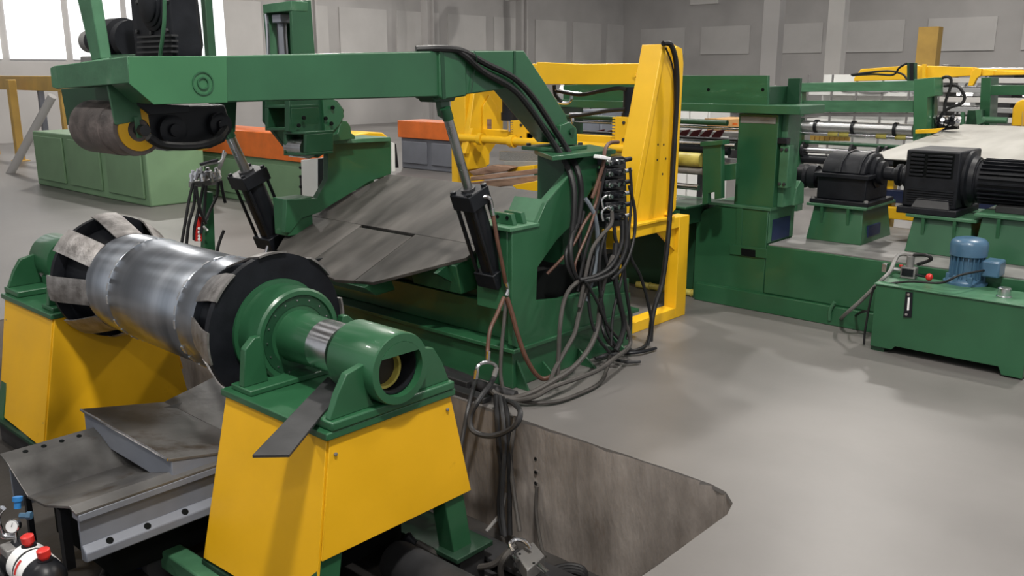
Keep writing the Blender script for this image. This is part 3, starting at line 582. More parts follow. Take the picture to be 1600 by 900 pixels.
# gearmotor above arm tip
gx,gy,gz=-3.66,YC+.42,1.80
t=thing('gear_motor','black gear motor with ribbed gearcase standing above the arm tip','motor',(gx,gy,1.76))
def gp(a_,b_): return P(a_,b_,Y=gy)
c=P(252,45,Y=gy-.08)
B().prism([P(212,95,Y=gy-.08),P(205,30,Y=gy-.08),P(200,-40,Y=gy-.08),P(262,-40,Y=gy-.08),P(264,20,Y=gy-.08),P(272,72,Y=gy-.08),P(272,98,Y=gy-.08)],(0,.13,0)).build('gearcase',MB,t,.01)
for k,(r) in enumerate((.105,.088,.070)):
    B().lathe(P(238,8,Y=gy-.08)+Vector((0,-.01*(k+1),0)),(0,1,0),[(0,r-.006),(.004,r),(.012,r)],32).build('cover_ring',MB,t)
for a_,b_ in ((216,50),(238,52),(262,48),(216,4),(262,2)): bolt(t,P(a_,b_,Y=gy-.08),(0,-1,0),.010,.012,DG)
for k in range(5):
    a_=P(214,58+k*8,Y=gy-.10); b_=P(268,57+k*8,Y=gy-.10); B().box(a_.x,b_.x,gy-.10,gy-.07,a_.z-.004,a_.z+.004).build('cooling_fin',DG,t)
B().tube([P(257,0,Y=gy-.12),P(256,40,Y=gy-.12),P(250,88,Y=gy-.12)],.008,6).build('chain',GL,t)
B().pY([(270,-40),(278,20),(284,70),(281,86),(275,88),(266,40)],gy-.02,.10).build('chain_guard',BK,t,.004)
m0=P(205,62,Y=gy); 
B().lathe((m0.x+.02,gy,m0.z),(-1,0,0),[(0,.085),(.05,.085),(.055,.072),(.075,.072),(.08,.098),(.20,.098),(.205,.09),(.26,.075)],30).build('motor_flange',MB,t)
B().lathe((m0.x-.22,gy,m0.z),(-1,0,0),[(0,.055),(.15,.055),(.155,.04),(.16,.02)],24).build('motor_body',BK,t); B().lathe((m0.x-.37,gy,m0.z),(-1,0,0),[(0,.052),(.07,.052),(.075,.04),(.075,.015)],24).build('end_cap',LG,t)
B().box(m0.x-.42,m0.x-.20,gy-.06,gy+.06,m0.z-.12,m0.z-.07).build('bracket',LG,t,.006)
B().box(m0.x-.1,m0.x+.18,gy-.08,gy+.06,1.70,1.775).build('mount_base',GD,t,.006)

# hydraulic cylinders
def hcyl(name,lab,pts,X,rb,rr,port=True):
    (a1,b1),(a2,b2),(a3,b3)=pts; r0=P(a1,b1,X=X); hd=P(a2,b2,X=X); bt=P(a3,b3,X=X); d=(bt-hd).normalized()
    t=thing(name,lab,'hydraulic cylinder',bt,'hold-down arm cylinders')
    e1=Vector((1,0,0)); e2=d.cross(e1).normalized()
    B().cyl(r0,hd+d*.05,rr,n=18).build('rod',RD,t); 
    def blk(c,L,w_,nm):
        vs=[c+e1*sx*w_+e2*sy*w_+d*k for k in (0,L) for sx,sy in ((-1,-1),(1,-1),(1,1),(-1,1))]
        B().add(vs,[(0,1,2,3),(7,6,5,4)]+[(i,i+4,(i+1)%4+4,(i+1)%4) for i in range(4)]).build(nm,BK,t,.006)
    blk(hd,.09,rb*1.12,'head_block'); blk(bt-d*.09,.09,rb*1.12,'base_block')
    B().cyl(hd+d*.06,bt-d*.05,rb*.88,n=28).build('barrel',BK,t)
    for sx,sy in ((-1,-1),(1,-1),(1,1),(-1,1)): B().cyl(hd+e1*sx*rb*.88+e2*sy*rb*.88-d*.012,bt+e1*sx*rb*.88+e2*sy*rb*.88,.011,n=8).build('tie_rod',BK,t); bolt(t,hd+e1*sx*rb*.88+e2*sy*rb*.88,-d,.016,.014,BK)
    B().cyl(r0-d*.03,r0+d*.03,rr*1.15,n=14).build('rod_eye',GD,t); B().cyl(hd-d*.012,hd,rr*1.6,n=18).build('gland',DG,t)
    vs=[bt+e1*sx*rb*.4+e2*sy*rb*.7+d*k for k in (0,.1) for sx,sy in ((-1,-1),(1,-1),(1,1),(-1,1))]
    B().add(vs,[(0,1,2,3),(7,6,5,4)]+[(i,i+4,(i+1)%4+4,(i+1)%4) for i in range(4)]).build('clevis',BK,t,.004)
    return t,hd,bt,d
t,hd,bt,d=hcyl('hydraulic_cylinder','black hydraulic cylinder with bright rod in front of the near green pedestal',[(698,178),(732,297),(775,440)],-3.25,.066,.024)
B().tube([P(752,308,X=-3.19),P(762,308,X=-3.17),P(767,315,X=-3.17),P(769,330,X=-3.17)],.011,8).build('port_elbow',ST,t); B().cyl(P(768,326,X=-3.17),P(770,336,X=-3.17),.014,n=8).build('ferrule',ST,t)
B().tube([P(790,440,X=-3.14),P(794,452,X=-3.13),P(791,462,X=-3.13)],.013,8).build('port_elbow',ST,t)
hx('brown hose running down the side of the near black cylinder',[(770,334,-3.17),(776,370,-3.15),(785,415,-3.13),(790,442,-3.13)],.011,RC)
t,hd,bt,d=hcyl('hydraulic_cylinder','black hydraulic cylinder leaning left of the sloping table',[(357,208),(385,268),(432,380)],-5.25,.088,.032)
B().tube([P(430,385,X=-5.2),P(422,380,X=-5.2),P(416,395,X=-5.2)],.014,8).build('port_pipe',ST,t)

# ================================================================== peeler unit behind the arm
pu_lug=1
pu=thing('peeler_unit','dark green peeler head with open frames and steel roller behind the long arm','machine head',P(480,245,X=-4.75))
Yp=P(445,230,X=-4.70).y
B().pX([(338,120),(372,120),(368,206),(350,212)],-5.22,.06).build('rod_lug',GD,pu,.004); B().pX([(336,112),(516,104),(516,146),(336,150)],-5.02,.22).build('rear_beam',GD,pu,.006)
B().pX([(452,152),(512,150),(528,158),(538,172),(535,190),(524,206),(512,214),(511,238),(497,247),(478,240),(470,208),(452,206)],-4.62,.05).build('cheek_plate',GD,pu,.004)
B().pX([(415,152),(512,150),(538,172),(524,206),(511,238),(455,240),(415,190)],-5.02,.04).build('cheek_plate',GD,pu,.004)
B().pX([(504,150),(520,154),(535,168),(538,182),(530,196),(520,206),(508,210)],-4.60,.03).build('pivot_plate',G,pu,.003)
for a_,b_ in ((508,185),(517,193),(519,168),(474,184),(466,196)): B().lathe(P(a_,b_,X=-4.59),AX,[(0,.012),(.012,.012)],8).build('bolt_hole',IN,pu)
def frame(x0,x1,y0,y1,Y,bw,nm):
    B().pY([(x0,y0),(x1,y0),(x1,y0+bw),(x0,y0+bw)],Y,.20).build(nm,GD,pu,.003); B().pY([(x0,y1-bw),(x1,y1-bw),(x1,y1),(x0,y1)],Y,.20).build(nm,GD,pu,.003)
    B().pY([(x0,y0+bw),(x0+bw,y0+bw),(x0+bw,y1-bw),(x0,y1-bw)],Y,.20).build(nm,GD,pu,.003); B().pY([(x1-bw,y0+bw),(x1,y0+bw),(x1,y1-bw),(x1-bw,y1-bw)],Y,.20).build(nm,GD,pu,.003)
    B().pY([(x0+bw,y0+bw),(x1-bw,y0+bw),(x1-bw,y1-bw),(x0+bw,y1-bw)],Y+.19,.01).build('recess_panel',IN,pu)
frame(414,455,164,204,Yp,5,'frame_bar'); frame(443,478,206,243,Yp,4,'frame_bar')
r0=P(456,229,Y=Yp+.06); r1=P(482,232,Y=Yp+.06); B().cyl((r0.x,Yp+.06,(r0.z+r1.z)/2),(r1.x,Yp+.06,(r0.z+r1.z)/2),.062,n=28).build('steel_roller',ST,pu)
# upright column of the unit with its cylinder
ux=-4.72
B().pX([(455,2),(486,0),(489,42),(493,92),(512,150),(470,150),(458,92)],ux,.025).build('column_plate',G,pu,.003)
yv=P(456,40,X=ux).y
B().pY([(410,7),(455,1),(455,17),(411,21)],yv,.12).build('head_beam',GL,pu,.004)
B().pY([(411,21),(418,21),(424,95),(417,95)],yv+.02,.12).build('column_side',GL,pu,.003)
B().pY([(418,14),(455,12),(458,160),(424,160)],yv+.14,.02).build('column_back',GD,pu)
B().tube([P(416,22,Y=yv),P(419,60,Y=yv),P(419,95,Y=yv)],.012,6,2).build('chain',ST,pu)
c0=P(440,28,Y=yv+.06); c1=P(446,110,Y=yv+.06)
B().box(c0.x-.045,c0.x+.045,yv+.02,yv+.11,c0.z-.03,c0.z+.02).build('cylinder_cap',BGB,pu,.004); B().cyl(c0,(c0.x,c0.y,c1.z),.028,n=18).build('cylinder_barrel',BGB,pu)
for dx in (-.036,.036): B().cyl((c0.x+dx,yv+.05,c0.z),(c0.x+dx,yv+.05,c1.z),.006,n=8).build('tie_rod',DG,pu)

# white boxes at the far pedestal
t=thing('control_box','white control box standing left of the far green pedestal','box',(-5.4,P(485,250,X=-5.3).y+.09,0))
B().box(-5.50,-5.38,P(485,250,X=-5.3).y+.04,P(485,250,X=-5.3).y+.14,0,.95).build('stand_post',DG,t)
B().pY([(470,250),(497,247),(497,308),(472,306)],P(485,250,X=-5.3).y,.18).build('housing',WH,t,.004); B().pX([(497,248),(511,247),(511,290),(497,308)],P(497,250,Y=P(485,250,X=-5.3).y).x+.001,.004).build('side_cover',CG,t)
for k in (262,276,292): bolt(t,P(470,k,Y=P(485,250,X=-5.3).y),(-1,0,0),.012,.01,BK)
t=thing('cable_duct','narrow white duct standing at the right edge of the far pedestal','duct',P(616,270,X=-5.0))
B().pX([(612,222),(617,224),(618,268),(612,269)],-5.0,.06).build('duct_body',WH,t,.003); B().pX([(617,224),(619,226),(623,262),(619,262)],-5.05,.05).build('end_strip',BK,t)
t=thing('yellow_cover','bright yellow cover strip behind the top of the far pedestal','cover',(-5.4,P(580,210,X=-5.3).y,0)); B().pX([(553,211),(577,206),(598,207),(607,214),(604,222),(556,222)],-5.25,.25).build('cover',YP,t,.01); B().box(-5.45,-5.35,P(580,210,X=-5.3).y-.05,P(580,210,X=-5.3).y+.05,0,P(580,218,X=-5.4).z).build('support',GD,t)

# hose stand left of the table
t=thing('hose_stand','slim green post crowned with chrome fittings left of the table','stand',P(325,420,X=-5.9))
B().prism([P(322,300,X=-5.9),P(333,300,X=-5.9),P(338,420,X=-5.9)*1,Vector((-5.9,P(336,420,X=-5.9).y,0)),Vector((-5.9,P(319,420,X=-5.9).y,0)),P(319,420,X=-5.9)],(-.06,0,0)).build('post',G,t,.004); B().pX([(300,284),(346,278),(346,288),(300,294)],-5.88,.05).build('manifold',LG,t,.004)
rnd=random.Random(5)
for k in range(9):
    a_=300+k*5.4; B().lathe(P(a_,284-(k%3)*3,X=-5.86+.02*(k%2)),(rnd.uniform(-.3,.3),rnd.uniform(-.3,.3),1),[(0,.017),(.03,.017),(.03,.024),(.055,.024),(.055,.012),(.08,.012)],8).build('fitting',ST,t)
B().tube([P(316,258,X=-5.9),P(330,255,X=-5.9),P(345,252,X=-5.9),P(350,235,X=-5.9)],.010,8).build('pipe',ST,t); B().tube([P(335,280,X=-5.9),P(343,262,X=-5.9),P(352,238,X=-5.9)],.014,8).build('pipe',LG,t)
B().tube([P(313,257,X=-5.9),P(340,250,X=-5.9)],.012,6,1).build('pipe',BK,t)
for i,pp in enumerate([[(302,286),(296,310),(290,345),(283,385)],[(305,288),(303,320),(295,350),(291,386)],[(318,288),(312,320),(304,355),(303,375)],[(322,290),(319,330),(314,365)],[(341,284),(339,305),(330,325),(321,345)],[(345,282),(348,300),(352,317)],[(306,290),(312,325),(322,350)],[(350,360),(344,375),(339,395),(334,440),(331,472)]]):
    hx(['leftmost thin black hose falling from the hose stand','second thin black hose falling from the hose stand','thin black hose crossing behind the red tag strip','thin black hose ending at the top of the red tag strip','thin black hose curling in front of the green hose post','brown ended hose hanging free right of the hose post','thin black hose crossing in front of the red strip','stiff black hose tail standing right of the hose post'][i],[(a,b,-5.85+.015*i) for a,b in pp],.011,RB,'hoses of the slim green post')
t=thing('tag_strip','red plastic strip with four white dots tied to the hose stand','tag',P(310,378,X=-5.82))
B().pX([(309,331),(316,331),(316,377),(305,377),(306,356)],-5.82,.02).build('strip',RDP,t,.003)
for k in (357,363,369,374): B().lathe(P(311,k,X=-5.818),AX,[(0,.012),(.004,.010)],10).build('white_dot',PL,t)
B().lathe(P(313,336,X=-5.818),AX,[(0,.012),(.004,.010)],10).build('white_dot',PL,t)
for pp in ([(318,349),(324,341)],[(317,353),(324,360)]): tag(B().tube([P(a,b,X=-5.80) for a,b in pp],.010,6,1).build('cable_tie',PL),'white cable tie %s the red tag strip'%('above' if pp[0][1]==349 else 'beside the lower half of'),'cable tie')

# ================================================================== hoses over the arm
hx('thick black hose over the arm collar, outer of the pair on the gooseneck',[(650,77,-3.30),(690,76,-3.24),(722,80,-3.225),(760,100,-3.22),(803,122,-3.22),(835,155,-3.21),(868,205,-3.19),(890,240,-3.15),(905,275,-3.06),(908,310,-3.04),(903,350,-3.03)],.017,RB,'gooseneck hoses')
hx('thick black hose over the arm collar, inner of the pair on the gooseneck',[(655,78,-3.36),(700,76,-3.26),(722,84,-3.225),(755,112,-3.22),(800,138,-3.22),(830,172,-3.21),(862,220,-3.19),(884,255,-3.13),(896,290,-3.06),(897,330,-3.03),(892,380,-3.02)],.017,RB,'gooseneck hoses')
tag(B().tube([P(741,80,X=-3.205),P(745,92,X=-3.2),P(741,112,X=-3.235),P(736,145,X=-3.24)],.003,6).build('tie_cord',GD),'thin cord tying the black hoses to the arm','cord')
# ================================================================== yellow portal
po=thing('portal_frame','yellow portal frame with tapered column standing behind the sloping table','frame',(-4.1,5.1,0))
XY=-3.27
B().pX([(1036,69),(1050,68),(1066,76),(1068,100),(1056,326),(1046,338),(986,353),(985,340)],XY,.012).build('column_web',YP,po,.002)
a=[(1036,69),(985,340),(985,353),(991,352),(1041,72)]
B().pX(a,XY+.030,.16).build('column_flange',YP,po,.003)
B().pX([(1058,72),(1068,100),(1056,326),(1046,338),(1043,336),(1050,326),(1061,100),(1053,76)],XY+.030,.16).build('column_flange',YP,po,.003)
for a_,b_ in ((1028,226),(1037,226),(1027,250),(1040,248),(1035,272)): B().lathe(P(a_,b_,X=XY),AX,[(0,.008),(.0015,.008)],8).build('plug_hole',DG,po)
# floor frame of square tube under the column
Z1=.725; Y0,Y1=4.56,5.46
def tub(x0,x1,y0,y1,z0,z1): return B().box(x0,x1,y0,y1,z0,z1).build('frame_tube',YP,po,.004)
for xx in (XY+.03,-4.98):
    Y0=4.56 if xx>-4 else 4.97
    tub(xx-.10,xx,Y0,Y0+.09,0,Z1); tub(xx-.10,xx,Y1-.13,Y1,0,Z1); tub(xx-.10,xx,Y0+.09,Y1-.13,Z1-.075,Z1); tub(xx-.10,xx,Y0+.09,Y1-.13,0,.075)
    B().prism([(xx-.03,Y1-.13,Z1-.075),(xx-.03,Y1-.13,Z1-.24),(xx-.03,Y1-.36,Z1-.075)],(-.02,0,0)).build('gusset',YP,po)
B().box(XY-.09,XY+.045,4.74,5.24,Z1,Z1+.018).build('column_foot',YP,po,.003)
# cross beam, far column
B().pY([(838,97),(905,100),(1000,99),(1032,95),(1030,132),(836,132)],5.06,.10).build('top_beam',YP,po,.005)
xa=P(838,110,Y=5.06).x; xb=P(700,110,Y=5.06).x
B().box(xb,xa,5.06,5.16,1.60,1.755).build('top_beam',YP,po,.005)
B().lathe(P(993,119,Y=5.06),(0,-1,0),[(0,.022),(.006,.022),(.006,.012),(.012,.010)],16).build('pin_boss',YP,po)
B().pX([(742,138),(787,120),(786,208),(765,240),(765,256),(758,262),(724,266),(724,246),(733,205)],-4.93,.05).build('far_column',YP,po,.004)
B().pX([(765,148),(776,166),(776,207),(755,207),(755,166)],-4.915,.015).build('stiffener_plate',YP,po,.002)
B().pX([(761,186),(768,186),(768,205),(762,205)],-4.912,.004).build('keyway',WD,po)
B().pX([(727,240),(738,200),(740,202),(733,240)],-4.90,.03).build('stiffener_rib',YP,po,.002)
B().box(-5.16,-4.96,4.95,5.24,Z1,Z1+.018).build('column_foot',YP,po,.003)
B().box(-5.14,-4.98,4.99,5.20,Z1+.018,1.60).build('far_column_core',YP,po,.004)
# synchronising shaft, racks and rear bar
zs=P(880,226,Y=4.96).z
t=thing('cross_shaft','yellow tubular cross shaft with collars running between the portal columns','shaft',(-4.2,4.96,zs))
B().cyl((-5.06,4.96,zs),(-3.36,4.96,zs),.030,n=20).build('tube',YP,t)
for a_ in (801,752,985):
    c=P(a_,226,Y=4.96); B().ring((c.x-.02,4.96,zs),AX,[(0,.046),(.04,.046),(.04,.02),(0,.02)],20).build('collar',YP,t)
zb_=P(920,219,Y=5.12).z
tag(B().box(-5.0,-3.36,5.12,5.18,zb_-.045,zb_+.035).build('guide_bar',YP,None,.004),'flat yellow guide bar just behind the cross shaft','bar')
for i,(x0,x1,y0,y1) in enumerate([(801,822,189,221),(960,982,183,226)]):
    a_=P(x0,y1,Y=5.02); b_=P(x1,y0,Y=5.02)
    t=thing('gear_rack',['yellow toothed rack block on the left of the cross shaft','yellow toothed rack block beside the tall yellow column'][i],'gear rack',(a_.x,5.02,a_.z),'lift racks')
    B().box(a_.x,b_.x,5.02,5.10,a_.z,b_.z).build('rack_body',YP,t,.004)
    n=9
    for k in range(n):
        z=a_.z+(b_.z-a_.z)*(k+.5)/n; B().box(a_.x-.03,a_.x,5.03,5.09,z-.006,z+.006).build('tooth',YP,t,.001)
    for k in (.2,.8): bolt(t,((a_.x+b_.x)/2+.02,5.02,a_.z+(b_.z-a_.z)*k),(0,-1,0),.012,.01,DG)
    c=P(x1+8,y1-14,Y=5.05); B().lathe((c.x,5.03,c.z),(0,1,0),[(0,.045),(.06,.045)],16).build('pinion_guard',YP,t); B().box(c.x-.04,c.x+.04,5.03,5.09,c.z-.075,c.z).build('guard_foot',YP,t,.004)
for i,(pc,y0,y1) in enumerate([(987,133,186),(797,150,184)]):
    c=P(pc,y1,Y=5.11); z1=P(pc,y0,Y=5.11).z
    t=thing('lift_cylinder',['black vertical lift cylinder hanging under the yellow portal beam beside the column','black vertical lift cylinder seen left of the green gooseneck'][i],'hydraulic cylinder',(c.x,5.11,c.z),'portal lift cylinders')
    B().cyl((c.x,5.11,c.z),(c.x,5.11,min(z1,1.60)),.062,n=24).build('barrel',BK,t); B().cyl((c.x,5.11,c.z-.02),(c.x,5.11,c.z+.04),.070,n=24).build('gland',BK,t); B().cyl((c.x,5.11,zb_+.03),(c.x,5.11,c.z),.018,n=12).build('rod',ST,t)
hy=lambda lab,pts,r=.011,m=None,g=None: hose(lab,[P(a,b,Y=Y) for a,b,Y in pts],r,m,g)
hy('upper black hose crossing under the portal beam to the lift cylinder',[(870,142,5.2),(905,148,5.2),(935,143,5.15),(965,138,5.08),(980,140,5.05)],.014,RB)
hy('lower black hose crossing under the portal beam to the lift cylinder',[(890,182,5.2),(920,178,5.2),(950,173,5.12),(978,171,5.05)],.014,RB)
hy('thin black cable arching from the portal beam to the rack',[(1020,136,5.02),(1005,150,5.0),(996,168,5.0),(994,188,5.0),(1000,200,5.0)],.005,RB)
t=thing('pipe_fittings','small chrome tee fittings beside the gooseneck under the portal beam','fitting',P(895,150,Y=5.25))
B().tube([P(868,141,Y=5.22),P(912,147,Y=5.22)],.009,8,1).build('tee',ST,t); B().tube([P(893,146,Y=5.22),P(893,155,Y=5.22)],.012,8,1).build('tee_branch',ST,t)
B().tube([P(868,160,Y=5.22),P(888,161,Y=5.22),P(893,154,Y=5.22)],.012,8).build('elbow',ST,t); B().tube([P(890,178,Y=5.22),P(910,178,Y=5.22)],.009,8,1).build('tee',ST,t); B().tube([P(894,178,Y=5.22),P(894,192,Y=5.22),P(884,193,Y=5.22)],.012,8).build('elbow',ST,t)
B().tube([P(866,133,Y=5.22),P(868,148,Y=5.22),P(878,160,Y=5.22)],.014,8).build('short_hose',RB,t)
# column hose
hx('long black hose draped over the tip of the yellow column down to the floor',[(1036,68,-3.22),(1048,70,-3.21),(1056,95,-3.20),(1058,140,-3.20),(1055,200,-3.20),(1051,270,-3.19),(1047,330,-3.17),(1043,380,-3.14),(1035,440,-3.12),(1024,475,-3.1),(1018,505,-3.08),(1016,538,-3.06)],.017,RB)
hx('thin black cable beside the long hose on the yellow column',[(1040,74,-3.225),(1052,110,-3.22),(1054,170,-3.22),(1049,250,-3.21),(1047,300,-3.2),(1044,345,-3.16)],.006,RB)
# steel plates, wood beams and yellow bits below the shaft
tag(B().pY([(780,236),(856,240),(856,252),(800,252),(780,250)],4.98,.02).build('steel_plate',CY,None,.003),'bare steel plate with bolt holes under the cross shaft','plate')
tag(B().pY([(786,252),(856,252),(856,262),(790,260)],4.96,.02).build('steel_plate',SS,None,.003),'pale lower steel strip under the cross shaft','plate')
def plank(lab,pix,Y,th):
    o=B().pY(pix,Y,th).build('wood_beam',WD,None,.004); tag(o,lab,'wood beam','timber beams on the portal')
plank('short dark wooden beam nearest the far yellow column',[(732,268),(768,258),(793,260),(801,262),(790,268),(740,275)],4.80,.08)
plank('long wooden beam rising to the right behind the table, upper one',[(735,276),(852,262),(852,270),(735,283)],4.70,.08)
plank('long wooden beam rising to the right behind the table, lower one',[(735,285),(852,273),(852,286),(735,296)],4.62,.10)
tag(B().pY([(793,262),(834,258),(834,270),(793,274)],4.86,.06).build('yellow_block',YP,None,.004),'small yellow block between the wooden beams','block')
tag(B().pY([(800,290),(852,280),(852,300),(810,298)],4.55,.06).build('yellow_block',YP,None,.004),'yellow block below the lower wooden beam','block')

# ================================================================== valve stack and its hoses
XV=-3.02
vs_=thing('valve_stack','stack of black solenoid valves with chrome fittings on the near pedestal','valve stack',P(960,350,X=XV))
B().pX([(948,250),(978,246),(980,352),(946,356)],XV-.05,.05).build('mounting_bar',DG,vs_,.003)
for k in range(6):
    yy=252+k*17.5
    b=B().pX([(946,yy-5),(975,yy-8),(976,yy+5),(946,yy+8)],XV+.01,.06).build('valve_body',BK,vs_,.006)
    B().cyl(P(975,yy-2,X=XV),P(985,yy-4,X=XV),.014,n=10).build('solenoid_nut',[BK,ST][k%2],b)
    B().lathe(P(949,yy+2,X=XV+.01),AX,[(0,.016),(.02,.016),(.02,.011),(.035,.011)],10).build('fitting',ST,b); B().lathe(P(962,yy+1,X=XV+.01),AX,[(0,.013),(.025,.013)],10).build('fitting',[ST,BK][k%2],b); B().lathe(P(969,yy-1,X=XV+.01),AX,[(0,.010),(.03,.010)],8).build('fitting',ST,b)
B().tube([P(942,345,X=XV+.03),P(940,332,X=XV+.03),P(947,325,X=XV+.03),P(957,328,X=XV+.03)],.009,8).build('chrome_elbow',ST,vs_); B().tube([P(942,325,X=XV+.03),P(940,312,X=XV+.03),P(947,306,X=XV+.03)],.009,8).build('chrome_elbow',ST,vs_)
tag(B().pX([(939,242),(955,246),(954,251),(938,248)],XV+.05,.05).build('white_clamp',PL,None,.004),'white hose clamp above the valve stack','clamp')
HG='hoses of the valve stack'
def H(lab,pts,r=.011,m=None): hx(lab,pts,r,m,HG)
H('copper brown hose arching over the white clamp',[(966,222,-3.06),(952,224,-3.04),(945,236,-3.02),(943,255,-3.0),(934,285,-3.0),(925,310,-3.0)],.011,RC)
H('copper brown hose running diagonally from the valves into the base opening',[(938,283,-2.99),(930,320,-3.0),(912,350,-3.0),(898,378,-3.01),(880,402,-3.03),(855,428,-3.08)],.009,RC)
H('copper brown hose on the right of the diagonal one',[(930,330,-2.98),(918,365,-2.98),(903,400,-2.98),(898,420,-2.98),(905,440,-2.98)],.008,RC)
H('black hose curving out left below the gooseneck, nearest the pedestal',[(892,380,-3.02),(885,395,-3.0),(888,420,-2.98),(900,440,-2.97),(905,455,-2.97)],.013,RB)
H('black hose curving out left below the gooseneck, second from the pedestal',[(903,350,-3.03),(893,372,-3.0),(892,400,-2.97),(897,425,-2.96),(908,445,-2.96)],.013,RB)
H('grey blue hose with chrome end dropping from the pedestal edge',[(914,310,-3.02),(922,322,-3.0),(930,340,-2.98),(934,375,-2.97),(930,420,-2.96),(915,470,-2.96)],.013,mat('blue_grey_hose',(.10,.12,.14),.5))
H('black hose hanging from the lowest valve in a wide bow to the left',[(972,345,-2.97),(971,380,-2.94),(955,415,-2.92),(930,432,-2.92),(905,438,-2.94)],.014,RB)
H('second black hose in the wide bow under the valves',[(978,340,-2.96),(978,385,-2.92),(962,420,-2.90),(938,435,-2.90),(912,440,-2.93)],.012,RB)
H('brown grey hose leaving the valve stack diagonally',[(956,330,-2.97),(955,350,-2.96),(940,368,-2.95),(925,390,-2.95),(915,430,-2.94),(905,480,-2.94)],.011,RG)
H('black hose falling straight from the valves to the floor bundle',[(960,355,-2.96),(962,375,-2.95),(972,400,-2.93),(978,450,-2.92),(985,500,-2.91),(980,530,-2.90)],.011,RB)
H('thin black hose from the valves down to the yellow floor frame',[(982,355,-2.97),(985,400,-2.95),(1000,430,-2.94),(1012,470,-2.93),(1018,510,-2.92),(1012,540,-2.92)],.010,RB)
H('long dusty hose from the base corner looping low to the pit edge, inner one',[(958,400,-2.94),(945,435,-2.93),(938,470,-2.93),(934,510,-2.92),(920,545,-2.88),(895,575,-2.84),(865,595,-2.84),(830,614,-2.88),(800,622,-2.95),(778,618,-3.0),(768,610,-3.03)],.015,RG)
H('long dusty hose from the base corner looping low to the pit edge, middle one',[(976,500,-2.90),(985,530,-2.88),(980,545,-2.86),(960,560,-2.80),(935,578,-2.75),(900,592,-2.76),(865,604,-2.80),(835,620,-2.85),(805,625,-2.93),(782,622,-2.98)],.013,RG)
hose('long dusty hose swinging widest across the floor towards the pit',[P(952,556,Z=.02),P(946,582,Z=.02),P(935,600,Z=.02),P(905,615,Z=.02),P(870,627,Z=.02),P(835,629,Z=.02),P(800,624,Z=.02),P(778,618,Z=.03)],.010,RG,HG)
hose('black hose lying in a bow on the floor below the yellow frame',[P(944,440,X=-2.93),P(938,475,X=-2.92),P(940,505,X=-2.92),P(948,530,X=-2.90),P(965,545,Z=.015),P(990,548,Z=.015),P(1008,540,Z=.015),P(1014,525,Z=.03)],.011,RB,HG)
H('rust brown hose hanging from the near cylinder foot to the base corner',[(792,465,-3.10),(800,490,-3.07),(808,520,-3.04),(820,555,-3.0),(835,582,-2.97),(848,592,-2.95),(862,588,-2.93)],.013,RC)
H('rust brown hose hanging straight to the chrome pit tee',[(787,465,-3.10),(777,490,-3.07),(766,515,-3.04),(762,545,-3.02),(762,562,-3.0)],.011,RC)
H('dark hose hanging behind the brown pair at the base corner',[(790,468,-3.12),(788,500,-3.10),(784,540,-3.08),(782,580,-3.06),(785,605,-3.04)],.010,RG)
H('grey hose standing up from the floor at the base front',[(906,438,-2.95),(890,452,-2.95),(880,475,-2.95),(875,510,-2.93),(873,550,-2.92),(871,595,-2.90)],.012,RG)
H('grey hose leaning from the base middle to the floor bundle',[(926,430,-2.95),(914,458,-2.95),(905,490,-2.95),(898,520,-2.93),(885,545,-2.92),(868,575,-2.91),(858,600,-2.91)],.013,RG)
H('black hose dropping at the right end of the base',[(962,380,-2.95),(960,425,-2.92),(968,470,-2.90),(975,505,-2.89),(970,530,-2.88),(962,548,-2.87)],.016,RB)
H('thin black hose dropping between base and yellow frame',[(948,355,-2.97),(938,395,-2.93),(936,440,-2.92),(942,480,-2.92),(950,520,-2.90),(965,545,-2.88)],.010,RB)
H('black hose joining the base right edge to the floor clump',[(928,400,-2.96),(920,440,-2.95),(920,472,-2.95),(925,505,-2.93),(936,530,-2.90),(952,550,-2.88)],.010,RB)
H('slim black hose hugging the right edge of the valve stack',[(984,262,-2.98),(987,300,-2.97),(984,345,-2.96),(978,395,-2.94),(970,440,-2.92),(958,490,-2.91),(955,540,-2.88)],.009,RB)
H('slim black hose slanting left from the top valve behind the gooseneck hoses',[(946,262,-3.0),(938,300,-3.0),(928,345,-2.99),(917,385,-2.98),(908,425,-2.97),(902,455,-2.96)],.010,RB)
H('black hose bulging left of the brown diagonal hoses',[(912,330,-3.03),(906,365,-3.02),(908,400,-3.0),(916,430,-2.98),(918,460,-2.97)],.012,RB)
H('black hose swinging from the third valve across the yellow post',[(983,290,-2.97),(992,330,-2.95),(990,375,-2.93),(976,415,-2.91),(955,437,-2.91)],.010,RB)
H('thin dark hose crossing low in front of the base side',[(915,440,-2.92),(935,475,-2.91),(950,510,-2.90),(972,535,-2.89)],.009,RB)
H('short black hose tying the valve foot to the base edge',[(950,350,-2.99),(944,378,-2.97),(948,410,-2.95),(960,440,-2.93),(966,475,-2.92)],.011,RB)
# floor clump of fittings
t=thing('floor_coupling','dark lump of hose couplings on the floor at the base corner','fitting',P(965,560,Z=0))
for a_,b_,c_,d_ in ((940,556,985,545),(960,562,1000,565),(930,560,960,548),(975,552,1025,544)): B().tube([P(a_,b_,Z=.02),P((a_+c_)/2,(b_+d_)/2+2,Z=.025),P(c_,d_,Z=.02)],.010,8).build('coupling',[DG,BK][a_%2],t)
B().cyl(P(945,540,Z=.03),P(965,548,Z=.03),.018,n=8).build('coupling_nut',ST,t)
